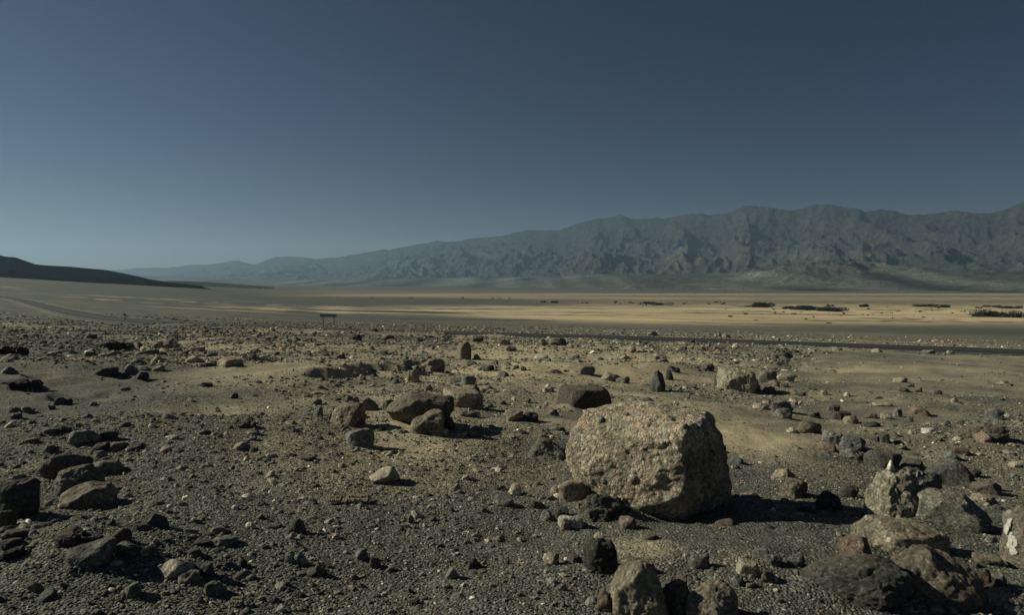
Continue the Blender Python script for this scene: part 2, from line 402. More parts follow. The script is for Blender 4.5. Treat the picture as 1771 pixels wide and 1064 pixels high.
def ground_tone(x, y, z):
    px, py = project(x, y, z); r = np.hypot(x, y)
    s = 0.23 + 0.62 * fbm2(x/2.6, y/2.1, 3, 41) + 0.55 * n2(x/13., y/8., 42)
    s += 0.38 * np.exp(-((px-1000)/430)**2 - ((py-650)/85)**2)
    s -= 0.16 * sst(780, 900, py); s -= .12*(1-sst(100, 500, px))  # less sand at far left also puts lens falloff into the ground colour
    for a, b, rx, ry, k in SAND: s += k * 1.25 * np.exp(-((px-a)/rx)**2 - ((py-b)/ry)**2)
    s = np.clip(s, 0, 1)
    gravel = np.array([.118, .118, .097]); sand = np.array([.40, .335, .215])
    c = gravel + (sand - gravel) * s[:, None]
    # valley floor beyond the road
    D, _ = road_dist(x, y)
    rc = np.interp(px, [a for a, b in ROADPX], [b for a, b in ROADPX])
    f = sst(60, 160, r)
    pyr = py
    nz = fbm2(x/90., y/60., 4, 51); nz2 = n2(x/420., y/150., 53); nst = n2(x/500. + 3, y/45., 55); nst2 = n2(x/160., y/14., 56)
    grey = np.array([.080, .086, .070]); pale = np.array([.52, .415, .25]); brown = np.array([.19, .14, .095]); olive = np.array([.15, .135, .10]); dark = np.array([.085, .08, .068])
    cc = np.tile(grey, (len(x), 1)) * (1 + .35*nz[:, None])
    right = sst(600, 1150, px)
    # pale pan: broad to the right, broken into streaks to the left
    yc = 543 - 6*(1-right); hw = 7 + 12*right
    band = np.exp(-((pyr - yc)/hw)**4)
    streak = sst(-.1 - .75*right, .30 - .7*right, nst*1.0 + nst2*.8 + .35*nz)
    pl_ = pale*(1 + .30*nz + .22*nst2 + .18*nz2)[:, None]; k = np.clip(band * streak * (.45 + .55*sst(80, 600, px)), 0, 1)[:, None]; cc = cc*(1-k) + pl_*k
    band2 = np.exp(-((pyr - (511 + 5*right))/(2.5 + 2*right))**2) * sst(420, 620, px)
    k = np.clip(band2*(.65 + .5*nst), 0, 1)[:, None]; cc = cc*(1-k) + pale*.85*k
    kb = np.exp(-((pyr - (505+ 4*right))/4.0)**2) * sst(350, 600, px); kb = np.clip(kb*.9, 0, 1)[:, None]; cc = cc*(1-kb) + brown*kb
    kb = np.exp(-((pyr - 526)/3.5)**2) * sst(300, 500, px) * (1 - .6*right) * (.6 + .5*nst); kb = np.clip(kb, 0, 1)[:, None]; cc = cc*(1-kb) + dark*kb
    kl = np.exp(-((pyr - (515 + (px-150)*.045))/4.0)**2) * (1 - sst(380, 560, px)) * sst(.12, .4, nst2 + .5*nz + .25*nst) * sst(60, 160, px); kl = np.clip(kl*1.4, 0, 1)[:, None]; cc = cc*(1-kl) + pale*.8*kl
    # near edge of the flats just past the road
    kd = (1 - sst(rc - 34, rc - 16, pyr)); kd = kd[:, None]; g2 = grey*(1 - .7*right[:, None]) + np.array([.185, .165, .12])*.7*right[:, None]; cc = cc*kd + (g2*(1 + .6*nz[:, None]) + pale*.25*np.clip(nst2, 0, 1)[:, None])*(1-kd)
    fl = sst(2300, 2900, r) * right; line = np.exp(-((pyr - 509.5)/1.1)**2)*sst(500, 800, px)
    cc = cc*(1 - .7*line[:, None]) + .7*line[:, None]*np.array([.46, .43, .36])
    c = c*(1-f[:, None]) + cc*f[:, None]
    # dusty verge of the road
    v = (1 - sst(4.2, 6.5, D))[:, None]; v = v*(.25 + .45*sst(600, 1000, px))[:, None]; c = c*(1-v) + np.array([.25, .215, .155])*v
    grav = np.clip(1.1 - s*1.0, .12, 1) * (1 - sst(18, 45, r))
    return np.clip(c, .02, .7), grav

placed = []
def collars(x, y):
    """soil and grit banked against the foot of each rock"""
    z = np.zeros(x.shape)
    for X, Y, a, b in placed:
        if Y > 60: continue
        k = np.nonzero((np.abs(x-X) < a*2.6) & (np.abs(y-Y) < b*2.6))[0]
        if len(k) == 0: continue
        q = np.hypot((x[k]-X)/a, (y[k]-Y)/b); ang = np.arctan2(y[k]-Y, x[k]-X)
        m = np.clip(.55 + .45*np.cos(ang*2 + X*9) + .5*n2(x[k]/a*1.3, y[k]/a*1.3, 15), .1, 1.2)
        z[k] += .12*a*m*np.exp(-np.maximum(q-.75, 0)**2/.16)
    return z
def build_ground():
    lo = np.concatenate([[0.05, .5, 1.0, 1.5, 2.0, 2.5]])
    Y = 3.0; L = []
    while Y < 62: L.append(Y); Y += 1.45 * Y * Y / 1950
    while Y < 21000: L.append(Y); Y *= 1.028 if Y < 6000 else 1.12
    R = np.r_[lo, L]
    d = math.radians
    th = np.r_[np.linspace(-math.pi, d(-44), 40, endpoint=False), np.linspace(d(-44), d(44), 980), np.linspace(d(44), math.pi, 41)[1:-1]]
    T, RR = np.meshgrid(th, R)
    x = (RR*np.sin(T)).ravel(); y = (RR*np.cos(T)).ravel()
    z = ground_z(x, y) + collars(x, y)
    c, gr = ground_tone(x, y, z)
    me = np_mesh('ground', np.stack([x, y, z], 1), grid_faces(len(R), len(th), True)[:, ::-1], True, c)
    a = me.attributes.new('gravel', 'FLOAT', 'POINT'); a.data.foreach_set('value', gr.astype(np.float32))
    o = link('ground', me, M_GROUND); tag(o, kind='structure')
    print('ground verts', len(x))

# ------------------------------------------------------------------ mountains
SKYL = np.array([(-300, 468), (-100, 470), (100, 470), (205, 466), (240, 462), (290, 462), (330, 457), (360, 458), (400, 452), (415, 451), (440, 456), (475, 445), (500, 443), (530, 444), (545, 447), (565, 445), (585, 444), (600, 441), (660, 429), (672, 431), (700, 425), (740, 419), (755, 415), (770, 417), (820, 410), (850, 408), (880, 402), (910, 397), (935, 395), (965, 396), (1000, 383), (1030, 378), (1062, 373), (1075, 371), (1095, 376), (1110, 376), (1150, 378), (1180, 368), (1210, 366), (1225, 369), (1260, 366), (1285, 356), (1305, 354), (1340, 360), (1375, 362), (1400, 353), (1425, 351), (1460, 356), (1495, 362), (1520, 356), (1545, 359), (1570, 366), (1600, 364), (1655, 360), (1690, 364), (1715, 363), (1745, 357), (1771, 348), (1850, 335), (2000, 345), (2300, 370), (2700, 400)], float)
def ridged(x, y, o, seed, g=.5):
    s = 0; a = 1.0; tot = 0; wgt = 1.0
    for i in range(o):
        r = 1 - np.abs(n2(x*2.1**i + 5*i, y*2.1**i, seed+i)) * 1.7; r = np.clip(r, 0, 1)**2 * wgt
        s = s + a*r; tot += a; a *= g; wgt = np.clip(r*1.6, 0, 1)
    return s / tot
def eroded(x, y, o, seed):
    s = np.zeros_like(x); dx = np.zeros_like(x); dy = np.zeros_like(x); a = .5; e = .01; tot = 0; c_, s_ = .8, .6; px_, py_ = x, y
    for i in range(o):
        v = n2(px_, py_, seed+i); gx = (n2(px_+e, py_, seed+i) - v)/e; gy = (n2(px_, py_+e, seed+i) - v)/e
        dx += gx*.8; dy += gy*.8; s += a*v/(1 + dx*dx + dy*dy); tot += a; a *= .55; px_, py_ = 2*(c_*px_ - s_*py_), 2*(s_*px_ + c_*py_)
    return s/tot
def build_range():
    nu, nt_ = 1250, 250
    u = np.tan(np.linspace(math.atan(-0.72), math.atan(1.15), nu)); t = np.r_[np.linspace(-.08, 1.0, nt_ - 20), np.linspace(1.02, 1.25, 20)]
    U, T = np.meshgrid(u, t)
    yr = np.interp(u, [-.72, -.27, 0, .4, .75, 1.15], [17000, 13000, 10500, 8400, 7300, 6800]); yb = np.interp(u, [-.72, -.27, 0, .4, .75, 1.15], [8500, 6000, 4500, 3200, 2700, 2600])
    zr = (HOR - np.interp(u*F + CX, SKYL[:, 0], SKYL[:, 1])) / F * yr + CAMZ
    YB, YRr, ZR = yb[None, :], yr[None, :], zr[None, :]
    Y = YB + (YRr - YB)*T; X = U*Y
    sc = (YRr - YB) / 5500.
    zb = ground_z(X.ravel(), Y.ravel()).reshape(X.shape)
    wx = X/900./sc + .7*n2(X/1400., Y/1400., 71); wy = Y/2300./sc + .5*n2(X/1100., Y/1100., 72)
    rg = ridged(wx, wy, 5, 61); rg2 = ridged(X/380. + .3*n2(X/500., Y/500., 73), Y/620. + .3*n2(X/500., Y/500., 74), 4, 66); rg3 = ridged(X/150., Y/210., 3, 69)
    jag = fbm2(X/700., Y/700., 4, 75)
    lat = n2(X/1500./sc, 3.3 + 0*X, 77); er = eroded(X/1500., Y/1900., 8, 140)
    ts = np.clip(T + (.11*lat + .05*jag)*(1 - sst(.6, .95, T)), -.08, 1.6)
    env = np.interp(ts, [-.08, 0, .12, .30, .40, .55, .72, .88, 1.0], [0, 0, .045, .13, .26, .48, .70, .89, 1.0])
    env = np.where(T >= .97, env*0 + 1.0, env); env = np.where(T > 1.0, 1 - .5*(T-1), env)
    rough = sst(.10, .26, env) * (1 - .93*sst(.90, 1.0, T))
    H = zb + (ZR - zb) * env
    H = H - (ZR + 60) * rough * ((.08 + .12*sst(.25, .6, env))*(1 - rg) + .06*(1 - rg2) + .05*(1 - rg3) + .26*(.25 - er))
    H += (ZR) * .05 * jag * rough
    H += ZR*sst(.9, 1, T)*(.035*ridged(X/520., .5 + 0*X, 5, 160) + .012*n2(X/60., Y/60., 170) - .022)
    # dark front hill on the right
    px = U*F + CX
    fh = np.exp(-((px + 60*jag - 1465)/165)**4) * np.exp(-((T + .05*jag - .33 - .00010*(px-1450))/.15)**4)*(1 - .35*sst(1450, 1640, px))
    H += fh * (85 + 120*er + 70*(ridged(X/420., Y/420., 5, 81) - .5)) 
    H += 22*sst(0, .1, T)*(1-rough)*(n2(X/1300.+.3*lat, Y/2600., 84))  # fan lobes
    cap = (HOR - 4 - np.interp(px, SKYL[:, 0], SKYL[:, 1])) / F * Y + CAMZ
    H = np.where(T < .97, np.minimum(H, cap*.985), H)
    H = np.where(T < 0, zb - 6, H); H = np.where((T >= 0), np.maximum(H, zb - 2 + 4*sst(0, .03, T)), H)
    # colour of the rock itself
    n_a = fbm2(X/1700., Y/1700., 4, 90); n_b = fbm2(X/430., Y/430. , 4, 95) + .5*er
    base = np.array([.080, .086, .080]); lite = np.array([.155, .155, .110]); dk = np.array([.036, .036, .036]); pink = np.array([.24, .165, .12]); fanc = np.array([.128, .134, .110])
    c = base[None, None, :] + 0*X[..., None]
    k = sst(.0, .5, .5*n_a + n_b)[..., None]*.7; c = c*(1-k) + lite*k
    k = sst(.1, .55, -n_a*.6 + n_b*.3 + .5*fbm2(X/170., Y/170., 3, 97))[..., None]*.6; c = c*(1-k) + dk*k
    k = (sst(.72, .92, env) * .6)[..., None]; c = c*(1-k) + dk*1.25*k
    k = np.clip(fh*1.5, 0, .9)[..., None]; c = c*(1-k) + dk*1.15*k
    for cx_, tc_, rx_, rt_, kk in ((1610, .40, 42, .06, .75), (1560, .47, 30, .05, .55), (890, .33, 42, .03, .5), (985, .32, 22, .02, .7), (1120, .36, 15, .02, .4), (1715, .40, 20, .03, .5)):
        k = (kk*np.exp(-((px-cx_)/rx_)**2 - ((T-tc_)/rt_)**2)*(1+n_b))[..., None]; k = np.clip(k, 0, 1); c = c*(1-k) + pink*k
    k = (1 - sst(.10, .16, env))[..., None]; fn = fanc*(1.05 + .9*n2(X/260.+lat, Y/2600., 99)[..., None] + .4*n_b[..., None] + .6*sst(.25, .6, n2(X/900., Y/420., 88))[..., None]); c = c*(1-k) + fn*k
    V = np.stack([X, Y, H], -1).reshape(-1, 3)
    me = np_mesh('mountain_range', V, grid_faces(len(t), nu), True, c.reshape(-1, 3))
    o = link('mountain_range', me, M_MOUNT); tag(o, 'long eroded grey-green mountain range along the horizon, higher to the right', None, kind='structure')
build_range()
def build_hill(name, sk, yb0, yr0, label, dark, seed):
    sk = np.array(sk, float); nu, nt_ = 260, 60
    px = np.linspace(sk[0, 0], sk[-1, 0], nu); u = (px - CX)/F; t = np.linspace(-.1, 2.0, nt_)
    U, T = np.meshgrid(u, t); Y = yb0 + (yr0 - yb0)*T; X = U*Y
    zr = ((HOR - np.interp(px, sk[:, 0], sk[:, 1]))/F*yr0 + CAMZ)[None, :]
    zb = ground_z(X.ravel(), Y.ravel()).reshape(X.shape)
    e = np.where(T < 1, sst(-.15, 1.05, T), 1 - .6*(T-1)); rg = ridged(X/220., Y/300., 4, seed)
    H = zb + np.maximum(zr - zb, -4)*e - (zr - zb)*(1 - rg)*.34*np.clip(T*(1-T)*4, 0, 1)*(T < 1) 
    H = np.where(T < 0, zb - 5, H)
    n = fbm2(X/120., Y/120., 3, seed+4); c = (np.array(dark)[None, None, :]*(1 + .7*n[..., None]))
    me = np_mesh(name, np.stack([X, Y, H], -1).reshape(-1, 3), grid_faces(nt_, nu), True, c.reshape(-1, 3))
    tag(link(name, me, M_HILL), label, None, kind='structure')
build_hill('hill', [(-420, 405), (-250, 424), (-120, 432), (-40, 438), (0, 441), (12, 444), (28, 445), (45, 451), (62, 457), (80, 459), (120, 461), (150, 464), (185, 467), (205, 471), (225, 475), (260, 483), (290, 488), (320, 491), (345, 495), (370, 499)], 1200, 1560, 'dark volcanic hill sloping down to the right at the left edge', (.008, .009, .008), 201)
build_hill('low_hill', [(240, 492), (290, 486), (340, 487), (390, 490), (440, 494), (480, 499)], 2000, 2500, 'low dark spur of land beyond the volcanic hill', (.060, .064, .052), 221)

# ------------------------------------------------------------------ road
def build_road():
    P = road[:, :2]; T = np.gradient(P, axis=0); T /= np.linalg.norm(T, axis=1)[:, None]; N = np.stack([T[:, 1], -T[:, 0]], 1)
    zs = road[:, 2]
    def strip(offs, name, mat, parent=None):
        V = []
        for o_, dz in offs: V.append(np.c_[P + N*o_, zs + dz])
        V = np.stack(V, 1).reshape(-1, 3); return link(name, np_mesh(name, V, grid_faces(len(P), len(offs)), False), mat, parent)
    asphalt = plain('asphalt', (.026, .030, .031), .85, .6, .18)
    r = strip([(-3.75, -.45), (-3.7, .0), (-1.9, .03), (0, .06), (1.9, .03), (3.7, .0), (3.75, -.45)], 'road', asphalt); tag(r, 'narrow two-lane asphalt road crossing the desert', None, kind='structure')
    yel = plain('road_paint_yellow', (.45, .30, .06), .7, 3., .2); wht = plain('road_paint_white', (.6, .6, .56), .7, 3., .2)
    strip([(-.06, .064), (.06, .064)], 'centre_line', yel, r)
    strip([(-3.45, .008), (-3.35, .0095)], 'edge_line', wht, r); strip([(3.35, .0095), (3.45, .008)], 'edge_line', wht, r)
build_road()

# ------------------------------------------------------------------ rocks
ICO = {}
def ico(sub):
    if sub not in ICO:
        bm = bmesh.new(); bmesh.ops.create_icosphere(bm, subdivisions=sub, radius=1.0)
        ICO[sub] = (np.array([v.co[:] for v in bm.verts]), np.array([[v.index for v in f.verts] for f in bm.faces])); bm.free()
    return ICO[sub]
def rock_verts(seed, sub, planes=None, npl=10, p=10, rough=.07, crag=0.0, freq=1.4, fine=.012, layers=0, warp=.10, chips=14):
    rs = np.random.RandomState(seed); D, Fc = ico(sub)
    if planes is None:
        k = np.arange(npl) + .5; ph = np.arccos(1 - 2*k/npl); gt = math.pi*(1 + 5**.5)*k
        n = np.stack([np.cos(gt)*np.sin(ph), np.sin(gt)*np.sin(ph), np.cos(ph)], 1) + rs.normal(scale=.28, size=(npl, 3))
        q = rs.normal(size=(3, 3)); q, _ = np.linalg.qr(q); n = n @ q
        n /= np.linalg.norm(n, axis=1)[:, None]; ds = rs.uniform(.62, 1.0, npl)
        # always closed
        n = np.r_[n, np.eye(3), -np.eye(3)]; ds = np.r_[ds, np.full(6, 1.05)]
    else:
        n = np.array([q[:3] for q in planes], float); n /= np.linalg.norm(n, axis=1)[:, None]; ds = np.array([q[3] for q in planes], float)
    off0 = rs.uniform(-50, 50, 3)
    Dw = D + warp*np.stack([n3(D*1.7 + off0 + k*13.1, k) for k in range(3)], 1)
    dt = np.clip(Dw @ n.T, 0, None) / ds[None, :]
    r = (dt**p).sum(1)**(-1/p)
    if chips:
        m = rs.normal(size=(chips, 3)); m /= np.linalg.norm(m, axis=1)[:, None]
        B = D*r[:, None]; sup = (B @ m.T).max(0); cut = sup*rs.uniform(.80, .97, chips)
        q = np.clip(D @ m.T, 1e-6, None)/cut[None, :]
        r = np.minimum(r, 1/q.max(1))
    V = D * r[:, None]
    off = rs.uniform(-50, 50, 3)
    nn = fbm3(V*freq + off, 4, seed % 97)
    V = V + D * (rough*nn*2)[:, None]
    if crag:
        rg = 1 - np.abs(fbm3(V*freq*1.7 + off + 9, 4, seed % 89)*2.2); V = V - D*(crag*np.clip(rg, 0, 1)**2)[:, None]
    if layers:
        V = V + D*(layers*np.sin((V @ np.array([.25, .2, 1.0]))*14 + 4*nn) * .5)[:, None]
    if fine: V = V + D*(fine*fbm3(V*9 + off, 2, 5)*2)[:, None]
    lo, hi = V.min(0), V.max(0); V = (V - (lo+hi)/2) / ((hi-lo)/2)
    return V, Fc
def col(*c): return (*c, 1.0)
COL = dict(tan=(.33, .28, .20), pale=(.46, .41, .31), pink=(.30, .235, .185), brown=(.175, .145, .112), red=(.145, .092, .075), grey=(.20, .20, .178), blue=(.135, .146, .142),
           dark=(.072, .074, .068), black=(.034, .036, .034), olive=(.175, .175, .138), green=(.155, .160, .128), white=(.62, .60, .53), maroon=(.095, .072, .064), yellow=(.38, .345, .24), brick=(.22, .155, .118))
GROUND = lambda x, y: ground_z(x, y)
def put_rock(x0, y0, x1, y1, c, label, name='rock', kind='rough', depth=.8, sink=.18, sub=4, group=None, cat='rock', floor=None, **kw):
    """a rock whose outline in the photograph spans x0..x1, y0..y1"""
    seed = int(x0*7 + y0*13) % 9973
    g = hit((x0+x1)/2, y1, GROUND)
    Yf = g[1]; W = (x1-x0)*Yf/F
    Dp = W*depth; Yc = Yf + Dp*.42; W = (x1-x0)*Yc/F
    X = ((x0+x1)/2 - CX)/F * Yc
    zg = float(GROUND(np.array([X]), np.array([Yc]))[0])
    H = CAMZ - (y0 - HOR)*Yc/F*1.0 - zg
    if x1 - x0 < 60 and 'upright' not in label and 'tooth' not in label: H *= .86
    H = max(H, W*.16)
    Ht = H/(1-sink)
    V, Fc = rock_verts(seed, sub, **kw)
    V = V*np.array([W/2*1.03, Dp/2, Ht/2]); V[:, 2] += Ht/2 - sink*Ht
    me = np_mesh(name, V, Fc, True); o = link(name, me, M_ROCK[kind]); o.location = (X, Yc, zg); o.rotation_euler = (0, 0, -math.atan2(X, Yc)*.9)
    s = .9 + .2*((seed*31) % 100)/100; o.color = (*[(v*.70 + g_*.30)*s for v, g_ in zip(COL[c], (.165, .155, .122))], 1)
    tag(o, label, cat, group); placed.append((X, Yc, W/2, Dp/2)); return o, (W, Dp, Ht, sink)

HERO = [(-.50, -.82, .22, .84), (-.97, -.12, .10, .95), (-.66, -.1, .68, 1.10), (0.0, -.10, 1, .86), (.84, -.50, .08, .80), (.97, .05, .13, .94), (.55, -.1, .75, 1.12),
        (0, 1, .1, .9), (.6, .7, .2, .95), (-.6, .7, .2, .95), (-.78, -.25, -.55, .78), (-.1, -.8, -.55, .97), (.55, -.62, -.5, 1.05), (0, 0, -1, .95)]
boulder, bd = put_rock(981, 705, 1266, 903, 'pink', 'huge rough pinkish conglomerate boulder, largest in the photo, casting a long black shadow', 'boulder', 'conglomerate', .85, .14, 7,
                      cat='boulder', planes=HERO, p=13, rough=.05, crag=.02, freq=1.6, fine=.017, warp=.07, chips=8)
def surf_point(o, fx, fz):
    """point on the camera side of rock o at fractions across and up, in its own frame"""
    co = np.empty(len(o.data.vertices)*3, np.float32); o.data.vertices.foreach_get('co', co); co = co.reshape(-1, 3)
    W = co[:, 0].max(); zlo, zhi = max(co[:, 2].min(), 0), co[:, 2].max()
    tx = W*(2*fx - 1); tz = zlo + (zhi - zlo)*fz
    d = (co[:, 0]-tx)**2 + (co[:, 2]-tz)**2 + (co[:, 1] > 0)*9
    k = int(np.argmin(d)); nrm = o.data.vertices[k].normal; return Vector([float(v) for v in co[k]]), Vector(nrm)
def clast(o, fx, fz, sx, sy, sz, c, seed, label=None):
    p, n = surf_point(o, fx, fz); V, Fc = rock_verts(seed, 3, rough=.05, npl=8, p=6)
    V = V*np.array([sx, sy, sz])/2; e = link('embedded_stone', np_mesh('embedded_stone', V, Fc, True), M_ROCK['smooth'], o)
    e.location = p - n*sy*.28; e.rotation_euler = (n.to_track_quat('Y', 'Z')).to_euler(); e.color = (*COL[c], 1)
    if label: e['label'] = label
rnd = random.Random(5)
for fx, fz, s, c in ((.57, .84, .060, 'white'), (.44, .92, .055, 'pale'), (.36, .93, .09, 'pink'), (.63, .93, .07, 'blue'), (.70, .90, .08, 'grey'), (.79, .88, .10, 'blue'), (.20, .93, .11, 'blue'), (.50, .88, .08, 'maroon'),
                     (.60, .78, .045, 'pale'), (.82, .80, .07, 'grey'), (.30, .86, .06, 'grey'), (.54, .66, .04, 'tan'), (.72, .55, .05, 'blue'), (.45, .45, .05, 'tan'), (.25, .35, .06, 'grey'), (.35, .22, .07, 'tan'), (.52, .30, .05, 'dark'), (.12, .6, .05, 'tan'), (.66, .36, .06, 'tan'), (.40, .62, .035, 'blue'), (.85, .62, .06, 'dark'), (.17, .45, .045, 'pink')):
    clast(boulder, fx, fz, s, s*.7, s*.75, c, rnd.randint(0, 999), {'white': 'small white stone set in the boulder top', 'maroon': 'dark maroon stone set in the boulder top'}.get(c))

